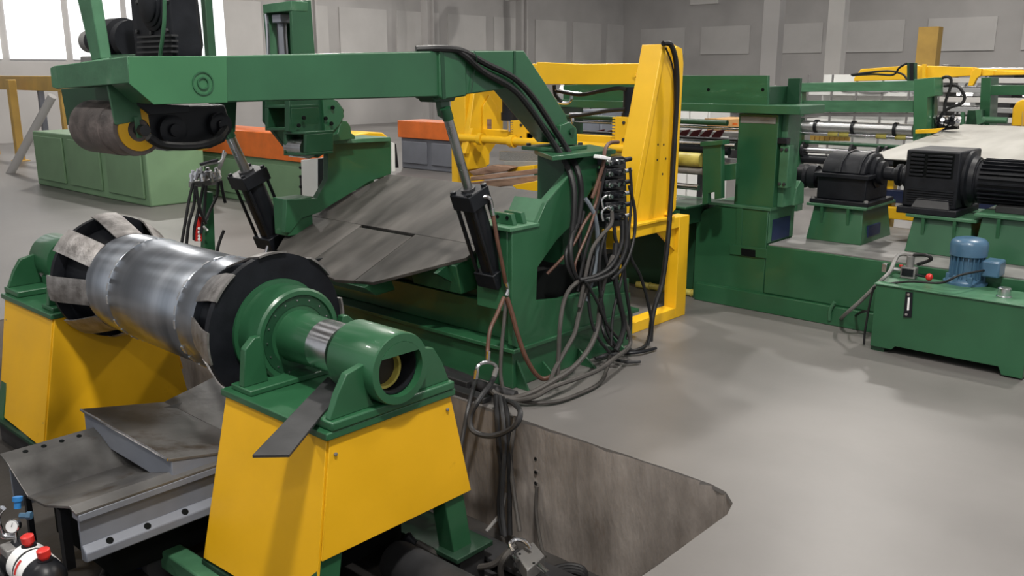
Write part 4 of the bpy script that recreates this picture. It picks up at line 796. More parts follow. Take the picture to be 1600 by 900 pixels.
# chrome tee and pit hoses over the edge
t=thing('pit_tee','chrome tee fitting above the pit edge','fitting',P(758,580,X=-3.0))
B().tube([P(744,590,X=-3.0),P(746,574,X=-3.0),P(754,567,X=-3.0),P(768,567,X=-3.0),P(775,573,X=-3.0),P(774,584,X=-3.0)],.010,8).build('tee_pipe',ST,t); B().cyl(P(763,548,X=-3.0),P(762,566,X=-3.0),.013,n=8).build('ferrule',ST,t); B().cyl(P(745,578,X=-3.0),P(743,592,X=-3.0),.013,n=8).build('ferrule',ST,t); B().cyl(P(776,574,X=-3.0),P(772,588,X=-3.0),.014,n=8).build('ferrule',LG,t)
PH='hoses hanging into the pit'
yh=3.12
def HP(lab,pts,r=.012,m=None): hose(lab,[P(a,b,Y=Y) for a,b,Y in pts],r,m or DG,PH)
HP('dark hose from the left leg of the chrome tee down into the pit',[(744,590,3.30),(738,610,3.18),(731,640,3.08),(725,670,3.04),(720,700,3.0)],.012)
HP('dark hose making a big loop against the pit wall',[(774,586,3.3),(765,602,3.2),(748,625,3.06),(735,650,3.02),(738,672,3.0),(760,681,3.0),(785,677,3.0),(806,664,3.0),(813,645,3.03),(805,632,3.10),(792,626,3.18)],.014)
HP('dark hose hanging in the pit, leftmost of the vertical bundle',[(775,618,3.18),(777,650,3.08),(780,700,3.05),(784,740,3.05),(780,790,3.04),(786,836,3.0)],.014,RB)
HP('dark hose hanging in the pit, second of the vertical bundle',[(781,620,3.18),(786,650,3.07),(789,700,3.04),(786,745,3.04),(784,790,3.03),(789,838,3.0)],.013)
HP('dark hose hanging in the pit, third of the vertical bundle',[(786,622,3.18),(793,650,3.08),(795,710,3.05),(796,770,3.05),(797,836,3.0)],.012,RB)
HP('dark hose hanging in the pit, right one of the vertical bundle',[(806,650,3.1),(800,690,3.06),(798,720,3.06),(803,770,3.05),(812,830,3.0)],.012,RG)
HP('thin pale cable sagging from the pit wall anchor bolts',[(839,760,3.14),(838,800,3.12),(845,850,3.08),(852,870,3.02)],.009,RG)
HP('pale hose low against the pit wall beside the stand leg',[(790,770,3.12),(783,800,3.08),(770,818,3.02),(760,830,2.98)],.010,LG)
t=thing('edge_curb','dusty dark steel curb strip along the pit edge below the base','curb',(-3.9,3.3,0))
B().box(-5.0,-3.08,3.19,3.26,0,.03).build('curb_bar',DG,t,.004); B().box(-4.9,-3.3,3.29,3.36,0,.045).build('curb_bar',DG,t,.006)
tag(B().tube([(-3.7,3.40,.02),(-3.4,3.37,.025),(-3.18,3.33,.03),(-3.0,3.36,.02)],.03,10).build('rubber_mat_roll',DG),'crumpled dark rubber strip at the foot of the base','rubber strip')
# ================================================================== leveller press (green) with its drive base
YF=5.95
pr=thing('roller_press','large green roller press with heavy top beam and side column','press',(-3.6,6.2,0))
B().pY([(880,134),(1058,118),(1200,118),(1199,165),(880,165)],YF,.03).build('top_beam_front',GS,pr,.003)
B().box(-4.8,-2.955,YF+.03,YF+.32,1.475,1.60).build('top_beam_core',GD,pr,.003)
B().box(-2.955,-2.86,YF+.30,YF+.33,1.475,1.655).build('top_beam_rear',GD,pr,.003)
c=P(1211,137,Y=YF+.30); B().lathe((c.x,YF+.30,c.z),(0,-1,0),[(0,.016),(.003,.016)],12).build('bolt_hole',WA,pr)
for a_,b_ in ((1107,140),(1192,140)): B().lathe(P(a_,b_,Y=YF),(0,-1,0),[(0,.012),(.003,.012)],12).build('bolt_hole',IN,pr)
B().box(-4.95,-2.68,YF-.06,YF+.34,1.415,1.475).build('beam_flange',G,pr,.004)
B().box(-3.165,-2.86,YF,YF+.30,.755,1.41).build('column',G,pr,.004)
B().box(-3.15,-2.88,YF-.004,YF,1.345,1.39).build('worn_strip',LG,pr)
B().box(-5.1,-4.80,YF,YF+.30,.0,1.41).build('column',G,pr,.004)
B().box(-2.86,-2.815,YF+.06,YF+.26,.757,1.41).build('slide_guide',GL,pr,.004)  # lighter green paints in the light on this side face
B().box(-2.845,-2.775,YF+.02,YF+.10,.90,1.20).build('bearing_block',GL,pr,.006)
for x_,z_ in ((-2.83,1.17),(-2.795,1.17),(-2.83,.93),(-2.795,.93)): bolt(pr,(x_,YF+.02,z_),(0,-1,0),.012,.012,DG)
B().box(-2.86,-2.79,YF+.0,YF+.06,1.21,1.25).build('stop_block',BK,pr,.003)
B().prism([(-2.86,YF+.22,.755),(-2.86,YF+.38,.755),(-2.86,YF+.36,.90),(-2.86,YF+.30,.93),(-2.86,YF+.24,.88)],(.06,0,0)).build('shaft_bracket',GL,pr,.004)
# lower housing with window and access hatch
B().prism([(-3.46,YF-.02,.0),(-2.88,YF-.02,0),(-2.88,YF-.02,.735),(-3.30,YF-.02,.735),(-3.40,YF-.02,.69),(-3.46,YF-.02,.60)],(0,.42,0)).build('lower_housing',G,pr,.005)
B().box(-3.36,-2.86,YF-.03,YF+.42,.735,.757).build('housing_cap',GL,pr,.003)
B().box(-2.88,-2.872,YF-.01,YF+.39,.50,.735).build('side_frame',GL,pr,.002)
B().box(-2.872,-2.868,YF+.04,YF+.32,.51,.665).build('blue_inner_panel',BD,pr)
B().pY([(1140,382),(1198,389),(1197,404),(1140,397)],YF-.03,.01).build('hatch_plate',G,pr,.002); B().pY([(1158,388),(1180,391),(1180,402),(1158,399)],YF-.034,.006).build('hatch_opening',IN,pr)
B().pY([(1150,326),(1160,320),(1158,385),(1150,384)],YF-.026,.006).build('edge_strip',G,pr,.002)
# entry shelf left of the column
B().box(-4.7,-3.42,5.62,YF+.2,.60,.735).build('shelf_box',GD,pr,.004)
B().box(-4.7,-3.36,5.60,YF+.2,.735,.75).build('shelf_plate',G,pr,.003)
B().box(-4.6,-3.50,YF+.05,YF+.4,.0,.60).build('under_base',GD,pr,.004)
B().prism([(-3.62,5.70,.60),(-3.62,5.95,.60),(-3.62,5.95,.2)],(.02,0,0)).build('shelf_gusset',GD,pr)
B().box(-3.62,-3.42,5.615,5.63,.62,.72).build('shelf_end_plate',G,pr,.002)
B().pY([(1098,224),(1127,222),(1127,310),(1116,312),(1116,300),(1106,302),(1106,318),(1097,320)],5.66,.05).build('roll_bracket',G,pr,.003)
B().pY([(1094,222),(1129,219),(1129,226),(1094,229)],5.64,.10).build('bracket_cap',G,pr,.002)
B().pY([(1127,258),(1150,255),(1150,280),(1127,283)],5.75,.05).build('roll_bracket',G,pr,.003)
def shaft(name,lab,cat,py,Y,r,m,x0=-4.75,x1=-3.2,grp=None,extra=None):
    z=P(1080,py,Y=Y).z
    o=B().cyl((x0,Y,z),(x1,Y,z),r,n=20).build(name,m); tag(o,lab,cat,grp); return z
shaft('guide_rod','slim dark green rod crossing between the portal and the press column','rod',190,5.85,.020,GD)
shaft('guide_rod','second slim steel rod crossing just below the upper one','rod',198,6.05,.012,ST)
shaft('table_roll','bright steel roll crossing just above the black one','roller',224,6.0,.030,ST)
shaft('table_roll','black roll crossing between portal and press column','roller',233,5.9,.030,BK)
shaft('table_roll','old yellow scuffed roll beside the green roll bracket','roller',249,5.72,.050,YO,-4.75,P(1097,249,Y=5.72).x)
shaft('table_roll','dull steel roll under the old yellow one','roller',266,5.74,.030,LG)
shaft('table_roll','bright lowest steel roll just above the green shelf','roller',292,5.68,.022,ST,-4.75,P(1092,292,Y=5.68).x)
shaft('table_roll','grey roll right of the roll bracket','roller',252,6.02,.045,CY,-3.42,-3.17)
# maroon separator blades, cardboard box behind
zs2=P(1080,216,Y=6.6).z
t=thing('separator_shaft','row of maroon separator blades on a dark shaft behind the rolls','separator',(-4.0,6.6,0))
B().cyl((-5.2,6.61,zs2),(-3.2,6.61,zs2),.02,n=12).build('shaft',DG,t)
for x_ in (-5.15,-3.25): B().box(x_-.04,x_+.04,6.56,6.66,0,zs2).build('support_post',GD,t,.004)
for a_ in (930,948,966,1064,1082,1100,1118): B().pY([(a_-8,222),(a_-6,212),(a_+2,204),(a_+14,202),(a_+8,212),(a_+2,222)],6.6,.02).build('blade',MR,t,.002)
c=P(1105,185,Y=7.2); c2=P(1140,205,Y=7.2)
tt=thing('packing_table','plain grey packing table behind the maroon blades','table',((c.x+c2.x)/2,7.4,0)); B().box(c.x-.4,c2.x+.3,7.1,7.8,c2.z-.04,c2.z).build('table_top',LG,tt,.004)
for x_ in (c.x-.36,c2.x+.26):
    for y_ in (7.13,7.73): B().box(x_-.02,x_+.02,y_,y_+.04,0,c2.z-.04).build('leg',DG,tt)
t=thing('cardboard_box','brown cardboard box behind the rods left of the press column','box',((c.x+c2.x)/2,7.4,c2.z))
c=P(1105,185,Y=7.2); c2=P(1140,205,Y=7.2); B().box(c.x,c2.x,7.2,7.6,c2.z,c.z).build('carton',mat('cardboard',(.42,.24,.09),.8),t,.004); B().box(c.x-.02,c.x+.1,7.19,7.2,(c.z+c2.z)/2,c.z).build('flap',MATS['cardboard'],t)
o_=P(1146,215,Y=7.3); t=thing('orange_carton','small orange carton beside the cardboard box','box',(o_.x,7.3,c2.z)); B().box(o_.x-.06,o_.x+.06,7.25,7.4,c2.z,P(1140,200,Y=7.3).z).build('carton_body',BGY,t,.003); B().box(o_.x-.06,o_.x+.06,7.245,7.25,c2.z+.05,c2.z+.07).build('tape',OR,t)
# drive base
db=thing('machine_bed','long low green base carrying the black reducer and motors','machine base',(-1.9,6.5,0))
B().box(-2.875,-.3,5.92,7.3,.135,.49).build('base_body',G,db,.008)
B().box(-3.42,-.3,5.885,7.3,0,.135).build('plinth',G,db,.006)
B().box(-2.86,-.3,5.925,7.28,.49,.497).build('deck',LG,db)
B().tube([P(1296,500,Y=5.88),P(1297,485,Y=5.87),P(1304,472,Y=5.87)],.012,8).build('lifting_eye',GL,db)
ym=6.62; za=.955
def pedestal(lab,x0,x1,z1,win=False):
    t=thing('drive_pedestal',lab,'pedestal',((x0+x1)/2,ym,.497),'drive pedestals')
    B().add([(x0-.02,ym-.30,.497),(x1+.03,ym-.30,.497),(x1+.03,ym+.28,.497),(x0-.02,ym+.28,.497),(x0,ym-.24,z1-.02),(x1,ym-.24,z1-.02),(x1,ym+.24,z1-.02),(x0,ym+.24,z1-.02)],[(0,3,2,1),(4,5,6,7),(0,1,5,4),(1,2,6,5),(2,3,7,6),(3,0,4,7)]).build('pedestal_body',G,t,.004)
    B().box(x0-.04,x1+.04,ym-.29,ym+.29,z1-.02,z1).build('pedestal_plate',GL,t,.003)
    for k in (.18,.72):
        x=x0+(x1-x0)*k; B().prism([(x,ym-.25,z1-.02),(x,ym-.285,z1-.02),(x,ym-.285,z1-.05),(x,ym-.26,z1-.20)],(.02,0,0)).build('pedestal_gusset',G,t)
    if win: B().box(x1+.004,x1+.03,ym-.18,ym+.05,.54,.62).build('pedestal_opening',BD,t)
pedestal('green pedestal with gussets under the black reducer',-2.74,-2.38,.765,True)
pedestal('wide green pedestal under the square finned motor',-2.03,-1.66,.755)
pedestal('taller green pedestal under the round motor at the right edge',-1.60,-1.05,.80)
# coupling, reducer
t=thing('shaft_coupling','black jaw coupling between press and reducer','coupling',(-2.85,ym,za-.09))
B().lathe((-2.98,ym-.1,za-.02),AX,[(0,.06),(.05,.06),(.05,.085),(.10,.09),(.12,.075),(.14,.09),(.19,.085),(.19,.055),(.26,.055)],26).build('coupling_hub',MB,t)
rd=thing('gear_reducer','black gear reducer with ribbed domed cover on green pedestal','reducer',(-2.52,ym,.765))
B().box(-2.77,-2.34,ym-.27,ym+.24,.765,.795).build('foot',MB,rd,.004)
B().box(-2.74,-2.38,ym-.22,ym+.20,.795,.965).build('lower_case',MB,rd,.008)
B().box(-2.76,-2.36,ym-.25,ym+.22,.955,.985).build('joint_flange',MB,rd,.004)
prof=[(ym-.22,.985),(ym-.19,1.06),(ym-.10,1.115),(ym,1.13),(ym+.1,1.115),(ym+.18,1.05),(ym+.20,.985)]
B().prism([(-2.72,y,z) for y,z in prof],(.32,0,0)).build('upper_case',MB,rd,.012)
for x_ in (-2.59,-2.45): B().prism([(x_,y+(-.012 if y<ym else .012),z+.010) for y,z in prof],(.018,0,0)).build('case_rib',MB,rd,.003)
B().lathe((-2.40,ym-.02,.99),AX,[(0,.11),(.03,.11),(.035,.085),(.07,.085),(.075,.05),(.13,.045)],28).build('output_boss',MB,rd)
for x_,y_ in ((-2.75,ym-.25),(-2.36,ym-.25)): bolt(rd,(x_,y_,.795),(0,0,1),.016,.016,LG)
t=thing('shaft_coupling','black flanged coupling between reducer and finned motor','coupling',(-2.2,ym,za-.1))
B().lathe((-2.29,ym-.02,.985),AX,[(0,.045),(.05,.045),(.05,.075),(.075,.08),(.085,.06),(.095,.06),(.105,.08),(.13,.075),(.135,.045),(.19,.045)],26).build('coupling_hub',MB,t)
# square finned motor
sm=thing('finned_motor','large black square motor with louvred cover','motor',(-1.88,ym,.755))
B().box(-2.12,-1.77,ym-.24,ym+.22,.80,1.185).build('motor_housing',MB,sm,.012)
B().box(-2.14,-1.75,ym-.28,ym+.24,.755,.80).build('motor_foot',MB,sm,.006)
B().prism([(-2.05,ym-.27,.80),(-1.80,ym-.27,.80),(-1.82,ym-.24,.87),(-2.02,ym-.24,.87)],(0,.03,0)).build('foot_cover',DG,sm,.004)
for k in range(6):
    z=1.02+k*.026; B().box(-2.085,-1.995,ym-.252,ym-.24,z-.007,z+.007).build('louvre',MB,sm,.002); B().box(-1.975,-1.82,ym-.252,ym-.24,z-.007,z+.007).build('louvre',MB,sm,.002)
for k in range(6):
    z=.84+k*.016; B().box(-2.09,-1.79,ym-.248,ym-.24,z-.004,z+.004).build('lower_fin',MB,sm)
B().box(-2.09,-1.81,ym-.241,ym-.2395,1.005,1.17).build('louvre_opening',IN,sm)
B().lathe((-1.77,ym-.01,.99),AX,[(0,.19),(.02,.19),(.03,.16),(.06,.15),(.06,.10)],32).build('end_bell',MB,sm)
# round finned motor
rm=thing('round_motor','black round motor with lengthwise fins and lifting eye at the right edge','motor',(-1.3,ym,.80))
B().cyl((-1.72,ym,.98),(-.95,ym,.98),.135,n=32).build('stator_housing',MB,rm); B().lathe((-1.76,ym,.98),AX,[(0,.10),(.01,.145),(.06,.15),(.06,.13)],32).build('end_shield',MB,rm)
for k in range(28):
    g=2*math.pi*k/28
    if abs(math.degrees(g)-270)<20: continue
    cy,cz=ym+.143*math.cos(g),.98+.143*math.sin(g); e=Vector((0,math.cos(g),math.sin(g))); f=Vector((0,-math.sin(g),math.cos(g)))*.004; c=Vector((-1.68,ym,.98))
    B().prism([c+e*.13+f,c+e*.158+f*.6,c+e*.158-f*.6,c+e*.13-f],(.62,0,0)).build('fin',MB,rm)
B().box(-1.55,-1.02,ym-.16,ym+.16,.80,.845).build('motor_foot',DG,rm,.004)
B().ring((-1.345,ym-.004,1.175),(0,1,0),[(0,.032),(.016,.032),(.016,.018),(0,.018)],24).build('lifting_eye',BK,rm); B().cyl((-1.345,ym,1.11),(-1.345,ym,1.15),.012).build('eye_stem',BK,rm)

# ================================================================== hydraulic power unit
tk=thing('power_unit_tank','green rectangular hydraulic tank with sight glass on the floor','tank',(-1.5,5.65,0))
B().prism([(-1.93,5.50,.03),(-1.80,5.50,.03),(-1.78,5.50,.055),(-1.20,5.50,.055),(-1.18,5.50,.01),(-1.07,5.50,.01),(-1.07,5.50,.425),(-1.93,5.50,.425)],(0,.345,0)).build('tank_body',G,tk,.003)
B().box(-1.94,-1.06,5.49,5.85,.425,.433).build('tank_lid',GL,tk,.002)
B().box(-1.93,-1.85,5.52,5.6,0,.03).build('foot',GD,tk); B().box(-1.93,-1.85,5.76,5.84,0,.03).build('foot',GD,tk)
B().pY([(1415,456),(1426,457),(1424,496),(1411,496)],5.492,.008).build('sight_glass_plate',BK,tk,.001); B().pY([(1418.5,465),(1421.5,465),(1420,485),(1417,485)],5.487,.005).build('sight_tube',PL,tk)
for a_,b_ in ((1420,460),(1416.5,491)): B().lathe(P(a_,b_,Y=5.492),(0,-1,0),[(0,.009),(.006,.009)],8).build('sight_screw',ST,tk)
c=P(1569,459,Z=.45); B().lathe((c.x,c.y,.433),(0,0,1),[(0,.042),(.005,.042),(.008,.036),(.05,.036),(.055,.03)],24).build('filler_cap',ST,tk)
em=P(1508,440,Z=.44)
mo=thing('pump_motor','blue upright pump motor with domed fan cover on the green tank','motor',(em.x,em.y,.433))
B().lathe((em.x,em.y,.433),(0,0,1),[(0,.125),(.012,.125),(.014,.11),(.03,.10),(.04,.075)],32).build('flange',BM,mo)
B().cyl((em.x,em.y,.46),(em.x,em.y,.61),.082,n=28).build('stator',BM,mo)
for k in range(20):
    g=2*math.pi*k/20; c=Vector((em.x,em.y,.47)); e=Vector((math.cos(g),math.sin(g),0)); f=Vector((-math.sin(g),math.cos(g),0))*.003
    B().prism([c+e*.08+f,c+e*.098+f,c+e*.098-f,c+e*.08-f],(0,0,.14)).build('fin',BM,mo)
B().lathe((em.x,em.y,.605),(0,0,1),[(0,.100),(.004,.106),(.07,.108),(.09,.102),(.105,.085),(.113,.05),(.115,.02)],36).build('fan_cover',BM,mo)
B().box(em.x+.10,em.x+.20,em.y-.08,em.y+.06,.50,.60).build('terminal_box',BM,mo,.012)
for g in (200,250,300,20): B().box(em.x+.095*math.cos(math.radians(g))-.015,em.x+.095*math.cos(math.radians(g))+.015,em.y+.095*math.sin(math.radians(g))-.015,em.y+.095*math.sin(math.radians(g))+.015,.44,.49).build('mounting_lug',BM,mo,.004)
v=P(1416,432,Z=.44); t=thing('lever_valve','hand lever valve with red ball knob on the tank lid','valve',(v.x,v.y,.433))
B().box(v.x-.03,v.x+.06,v.y-.03,v.y+.03,.433,.505).build('valve_block',LG,t,.004); B().box(v.x-.02,v.x+.05,v.y-.034,v.y-.03,.45,.495).build('name_plate',BK,t)
B().cyl((v.x+.015,v.y,.505),(v.x+.015,v.y,.575),.024,n=14).build('valve_tower',LG,t); B().cyl((v.x-.10,v.y,.475),(v.x-.03,v.y,.475),.014,n=10).build('pipe_union',ST,t); B().box(v.x-.15,v.x-.12,v.y-.02,v.y+.02,.45,.505).build('end_block',ST,t,.003)
B().cyl((v.x+.06,v.y-.02,.465),(v.x+.13,v.y-.03,.463),.007,n=8).build('lever',BK,t); B().lathe((v.x+.125,v.y-.03,.463),AX,[(0,.008),(.008,.019),(.02,.024),(.034,.020),(.042,.006)],16).build('ball_knob',RDP,t); B().lathe((v.x-.035,v.y-.01,.50),(0,0,1),[(0,.012),(.012,.012)],10).build('red_plug',RDP,t)
hose('grey hose from the tank valve down to the floor left of the tank',[Vector((v.x+.03,v.y,.58)),Vector((v.x-.06,v.y,.57)),P(1390,425,Y=5.62),P(1375,440,Y=5.58),P(1345,470,Y=5.62),P(1322,490,Y=5.68),P(1312,500,Z=.02)],.013,LG)
hose('black hose looping on top of the tank valve',[Vector((v.x+.02,v.y,.58)),Vector((v.x+.10,v.y+.01,.59)),Vector((v.x+.13,v.y+.02,.565)),Vector((v.x+.05,v.y+.03,.52))],.011,RB)
hose('thin black cable from the pump motor across the tank lid to the floor',[Vector((em.x+.12,em.y-.06,.54)),P(1500,430,Y=5.56),P(1470,442,Y=5.54),P(1420,440,Y=5.56),P(1372,447,Y=5.56),Vector((-1.97,5.56,.35)),Vector((-1.99,5.56,.12)),Vector((-1.99,5.56,.012))],.007,RB)
hose('black floor cable between tank and drive base',[P(1330,498,Z=.02),P(1345,488,Y=5.72),P(1358,486,Y=5.68)],.008,RB)
t=thing('floor_pipe','old yellow jointed floor pipe between the yellow frame and the green base','pipe',P(1090,460,Z=.02))
p0=P(995,444,Z=.03); p1=P(1128,465,Z=.03); n=6
for k in range(n):
    a_=p0.lerp(p1,k/n); b_=p0.lerp(p1,(k+.96)/n); B().cyl(a_,b_,.026,n=14).build('pipe_length',YO,t); B().cyl(p0.lerp(p1,(k+.93)/n),p0.lerp(p1,(k+1.0)/n),.032,n=14).build('joint',YO,t)

# ================================================================== sheet on the run-out and second roller stand
s0=P(1352,246,Z=1.03); 
sx=s0.x; sl=P(1505,194,X=sx)
sh=thing('steel_sheet','large pale steel sheet rising away behind the motors','sheet',(sx+1,s0.y+1.5,1.0))
sr0=P(1600,257,Y=s0.y+.2); 
B().prism([(sx,s0.y,s0.z),(sx+2.6,s0.y+.2,s0.z),(sx+2.6,sl.y,sl.z),(sx,sl.y,sl.z)],(0,0,-.006)).build('sheet_face',SS,sh)
t=thing('sheet_support','yellow and dark support trestle under the pale sheet','trestle',(sx+.6,s0.y+1,0))
B().box(sx+.1,sx+2.2,s0.y+.35,s0.y+.47,.90,.985).build('cross_member',BK,t,.004); B().box(sx+.05,sx+.14,s0.y+.3,s0.y+.4,0,.93).build('leg',YP,t,.004); B().box(sx+1.6,sx+1.7,s0.y+.3,s0.y+.4,0,.93).build('leg',YP,t,.004); B().box(sx-.3,sx+1.9,s0.y+.2,s0.y+.29,.66,.76).build('lower_rail',BD,t,.004); B().box(sx-.2,sx+1.8,s0.y+.12,s0.y+.2,.54,.63).build('yellow_rail',YP,t,.004)
YR=8.9
rs=thing('roller_stand','green roller stand with two cross beams behind the reducer','roller stand',(-3.5,YR,0))
B().pY([(1428,124),(1460,121),(1460,150),(1449,152),(1446,260),(1426,260)],YR,.25).build('post',GP,rs,.004)
B().pY([(1426,260),(1446,260),(1443,310),(1425,310)],YR+.02,.2).build('post_lower',GD,rs)
B().pY([(1449,152),(1460,150),(1458,235),(1447,240)],YR+.14,.1).build('post_rear',GD,rs,.003)
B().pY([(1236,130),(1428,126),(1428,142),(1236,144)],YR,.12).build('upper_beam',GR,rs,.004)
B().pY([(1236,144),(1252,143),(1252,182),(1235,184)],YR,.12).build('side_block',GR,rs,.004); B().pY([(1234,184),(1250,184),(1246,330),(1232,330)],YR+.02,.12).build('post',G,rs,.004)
B().pY([(1253,157),(1427,157),(1427,176),(1253,175)],YR+.04,.12).build('lower_beam',GR,rs,.004); B().pY([(1253,176),(1432,177),(1432,183),(1253,181)],YR+.06,.1).build('beam_underside_plate',LG,rs)  # grey plate along the underside of the lower beam
B().pY([(1425,225),(1436,210),(1440,260),(1420,262)],YR-.05,.04).build('corner_bracket',GL,rs,.003)
for k,(py,r,m,nm,x0,x1) in enumerate([(196,.055,CY,'steel_roll',1246,1428),(207,.022,ST,'shaft',1246,1428),(221,.02,G,'tie_bar',1246,1426),(233,.032,ST,'steel_roll',1246,1420),(247,.045,BK,'dark_roll',1246,1420)]):
    a_=P(x0,py,Y=YR+.1); b_=P(x1,py,Y=YR+.1); B().cyl((a_.x,YR+.1,a_.z),(b_.x,YR+.1,a_.z),r,n=24).build(nm,m,rs)
    if k==0:
        for pc in (1248,1274,1332,1398): c=P(pc,py,Y=YR+.1); B().cyl((c.x,YR+.1,a_.z),(c.x+.03,YR+.1,a_.z),.068,n=24).build('spacer_ring',BK,rs)
    if k==1:
        for pc in (1295,1312,1370,1400): c=P(pc,py,Y=YR+.1); B().cyl((c.x,YR+.1,a_.z),(c.x+.10,YR+.1,a_.z),.025,n=16).build('yellow_sleeve',YO,rs)
    if k==3:
        for pc in (1255,1330,1373,1384): c=P(pc,py,Y=YR+.1); B().ring((c.x,YR+.1,a_.z),AX,[(0,.085),(.025,.085),(.025,.03),(0,.03)],24).build('slitting_disc',BK,rs)
for k in range(8):
    a_=P(1266+k*7.8,211,Y=YR+.3); B().box(a_.x,a_.x+.045,YR+.3,YR+.33,a_.z-.06,a_.z).build('spacer_plate',OR if False else BGY,rs,.002)
a_=P(1431,207,Y=YR-.1); tag(B().pY([(1430,203),(1474,200),(1462,208),(1430,209)],YR-.1,.05).build('yellow_bar',YP,None,.003),'flat yellow bar at the foot of the green roller stand post','bar')
# yellow lifting arms behind
YZ=10.2
ya=thing('lifting_boom','long yellow arm lying across above the roller stand','machine arm',P(1480,120,Y=YZ))
B().pY([(1334,122),(1345,108),(1420,102),(1520,105),(1522,118),(1440,124),(1334,127)],YZ,.15).build('arm_body',YP,ya,.006); B().pY([(1518,112),(1525,106),(1534,107),(1532,118),(1526,122),(1520,134),(1512,134)],YZ-.04,.06).build('hook',YP,ya,.004)
B().pY([(1534,108),(1552,109),(1552,118),(1534,119)],YZ-.02,.16).build('sleeve',YP,ya,.006); B().pY([(1552,110),(1605,112),(1605,117),(1552,118)],YZ,.12).build('arm_tail',YP,ya,.006); B().pY([(1441,100),(1446,100),(1446,128),(1440,128)],YZ-.05,.04).build('upright_strip',YP,ya,.002); B().pY([(1408,108),(1606,112),(1606,109),(1408,105)],YZ+.1,.03).build('rail',YP,ya)
t=thing('cylinder_post','dark green slim cylinder post above the roller stand','post',P(1424,127,Y=8.95)); B().pY([(1417,98),(1430,98),(1430,127),(1417,127)],8.95,.06).build('sleeve',GD,t,.003); B().pY([(1421,99),(1427,99),(1427,126),(1421,126)],8.945,.01).build('rod_cover',BK,t)
hy('black hose arching left from the slim cylinder post, upper',[(1330,117,9.05),(1360,113,9.02),(1390,111,9.0),(1410,116,8.96),(1417,124,8.95)],.010,RB)
hy('black hose arching left from the slim cylinder post, lower',[(1332,118,9.05),(1365,116,9.02),(1395,117,9.0),(1405,106,8.96),(1417,99,8.95)],.010,RB)
hy('big loop of black hose standing right of the roller stand post, inner',[(1466,126,9.2),(1478,120,9.1),(1486,124,9.1),(1484,140,9.1),(1477,160,9.1),(1475,180,9.1)],.014,RB)
hy('big loop of black hose standing right of the roller stand post, outer',[(1476,134,9.2),(1495,134,9.1),(1507,150,9.1),(1502,162,9.1),(1485,168,9.1),(1472,178,9.1),(1468,190,9.1)],.014,RB)
t=thing('fitting_cluster','cluster of black and chrome fittings at the base of the hose loop','fitting',P(1478,198,Y=9.1))
rnd=random.Random(9)
for k in range(9): B().lathe(P(1466+k*3.4,196-rnd.uniform(0,8),Y=9.1),(rnd.uniform(-1,1),rnd.uniform(-1,0),rnd.uniform(0,1)),[(0,.03),(.05,.03),(.05,.02),(.09,.02)],8).build('fitting',[ST,BK][k%2],t)
B().pY([(1462,196),(1496,192),(1496,202),(1462,204)],9.15,.06).build('block',BK,t,.004)
# third green frame at the right edge
Y3=11.0
tf=thing('exit_frame','green exit frame with crossbar at the right picture edge','frame',(-2.6,Y3,0))
B().pY([(1533,121),(1549,121),(1544,240),(1527,240)],Y3,.3).build('post',G,tf,.005); B().pY([(1548,133),(1612,133),(1612,149),(1546,149)],Y3,.2).build('crossbar',G,tf,.005)
B().pY([(1512,172),(1535,172),(1535,196),(1508,196)],Y3-.1,.1).build('side_block',GD,tf,.005); B().pY([(1524,172),(1533,171),(1533,184),(1540,190),(1526,196)],Y3-.2,.06).build('hinge_plate',GL,tf,.003)
a_=P(1530,187,Y=Y3-.15); b_=P(1574,187,Y=Y3-.15); B().cyl((a_.x,Y3-.15,a_.z),(b_.x,Y3-.15,a_.z),.035,n=18).build('tube',GL,tf); B().pY([(1501,175),(1506,175),(1506,196),(1500,197)],Y3-.2,.05).build('thin_upright',GL,tf)
t=thing('wheel_guard','rounded yellow wheel guard at the right picture edge','guard',P(1592,196,Y=10.6))
B().pY([(1580,197),(1582,170),(1588,160),(1596,156),(1620,156),(1620,197)],10.6,.1).build('guard_shell',YP,t,.01); B().pY([(1597,174),(1599,174),(1599,197),(1596,197)],10.595,.006).build('seam',BGY,t)
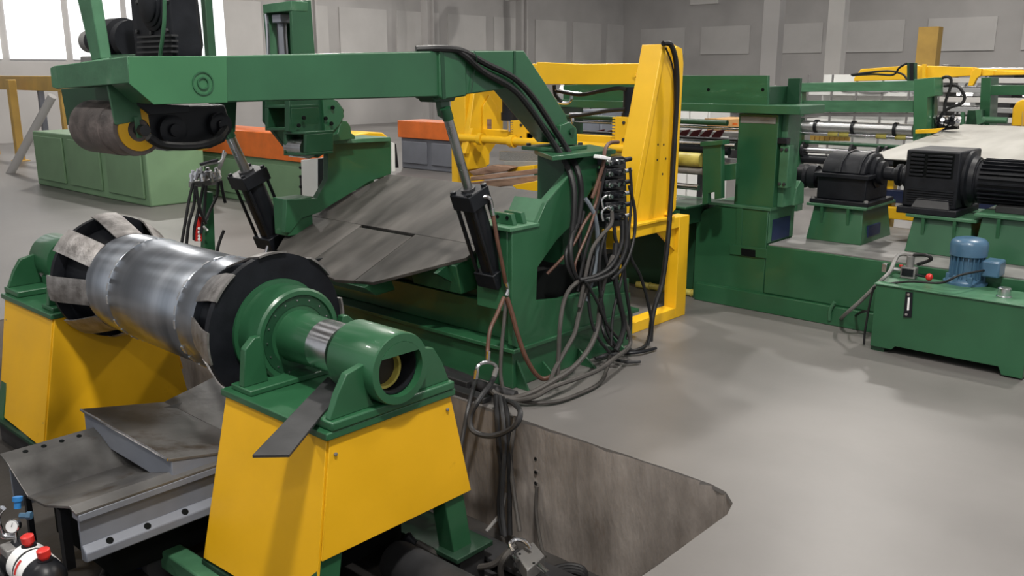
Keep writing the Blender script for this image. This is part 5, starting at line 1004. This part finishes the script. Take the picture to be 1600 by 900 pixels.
# sheet stack and rack behind
t=thing('strip_rack','tall rack of stacked bright steel strips behind the hose loop','rack',P(1515,200,Y=13.5))
for k in range(6): 
    z=1.75-k*.13; a_=P(1468,150,Y=13.5).x; B().box(a_,a_+2.3,13.5,14.2,z-.07,z).build('strip_bundle',[CY,WA][k%2],t,.006)
    if k: B().box(a_+.6,a_+.9,13.52,14.1,z,z+.06).build('spacer',DG,t)
for x_ in (0,2.25): B().box(a_+x_-.05,a_+x_+.05,13.6,14.1,0,1.8).build('rack_post',LG,t,.005)
t=thing('white_shelf','white shelving behind the press beam gap','shelf',P(1300,150,Y=12.5))
a_=P(1262,150,Y=12.5).x; b_=P(1420,150,Y=12.5).x
for z in (.5,1.0,1.38): B().box(a_,b_,12.5,13.0,z,z+.05).build('shelf_board',WH,t,.004)
B().box(a_,b_,13.0,13.04,0,1.66).build('back_panel',WH,t)
for k in range(5): B().box(a_+(b_-a_)*k/4-.012,a_+(b_-a_)*k/4+.012,12.48,12.5,0,1.66).build('shelf_post',LG,t)
t=thing('white_cabinet','white cabinet glimpsed under the portal beam','cabinet',P(1090,200,Y=9.5))
a_=P(1050,190,Y=9.5).x; b_=P(1108,190,Y=9.5).x; B().box(a_,b_,9.5,10,0,1.36).build('cabinet_body',WH,t,.01); B().box(a_+.02,(a_+b_)/2-.01,9.48,9.5,.1,1.33).build('cabinet_door',WH,t,.004); B().box((a_+b_)/2+.01,b_-.02,9.48,9.5,.1,1.33).build('cabinet_door',WH,t,.004)
t=thing('grey_cabinet','grey cabinet glimpsed between portal shaft and press beam','cabinet',P(930,200,Y=9.0))
a_=P(900,190,Y=9).x; b_=P(940,190,Y=9).x; B().box(a_,b_,9,9.5,0,1.24).build('cabinet_body',CG,t,.01); B().box(a_+.03,b_-.03,8.98,9,.1,1.2).build('cabinet_door',CG,t,.004)

for k,(px,w_) in enumerate([(1335,.5),(1372,.6),(1406,.45)]):
    p=P(px,150,Y=12.7); t=thing('shelf_coil',['small bright strip coil on the white shelf, left one','small bright strip coil on the white shelf, middle one','small bright strip coil on the white shelf, right one'][k],'coil',(p.x,12.72,1.43),'strip coils on the shelf')
    B().ring((p.x,12.72,1.43),(0,0,1),[(0,w_*.5),(.13,w_*.5),(.13,w_*.25),(0,w_*.25)],28).build('strip',CY,t); B().ring((p.x,12.72,1.46),(0,0,1),[(0,w_*.5+.004),(.02,w_*.5+.004),(.02,w_*.5-.01),(0,w_*.5-.01)],28).build('band',LG,t)
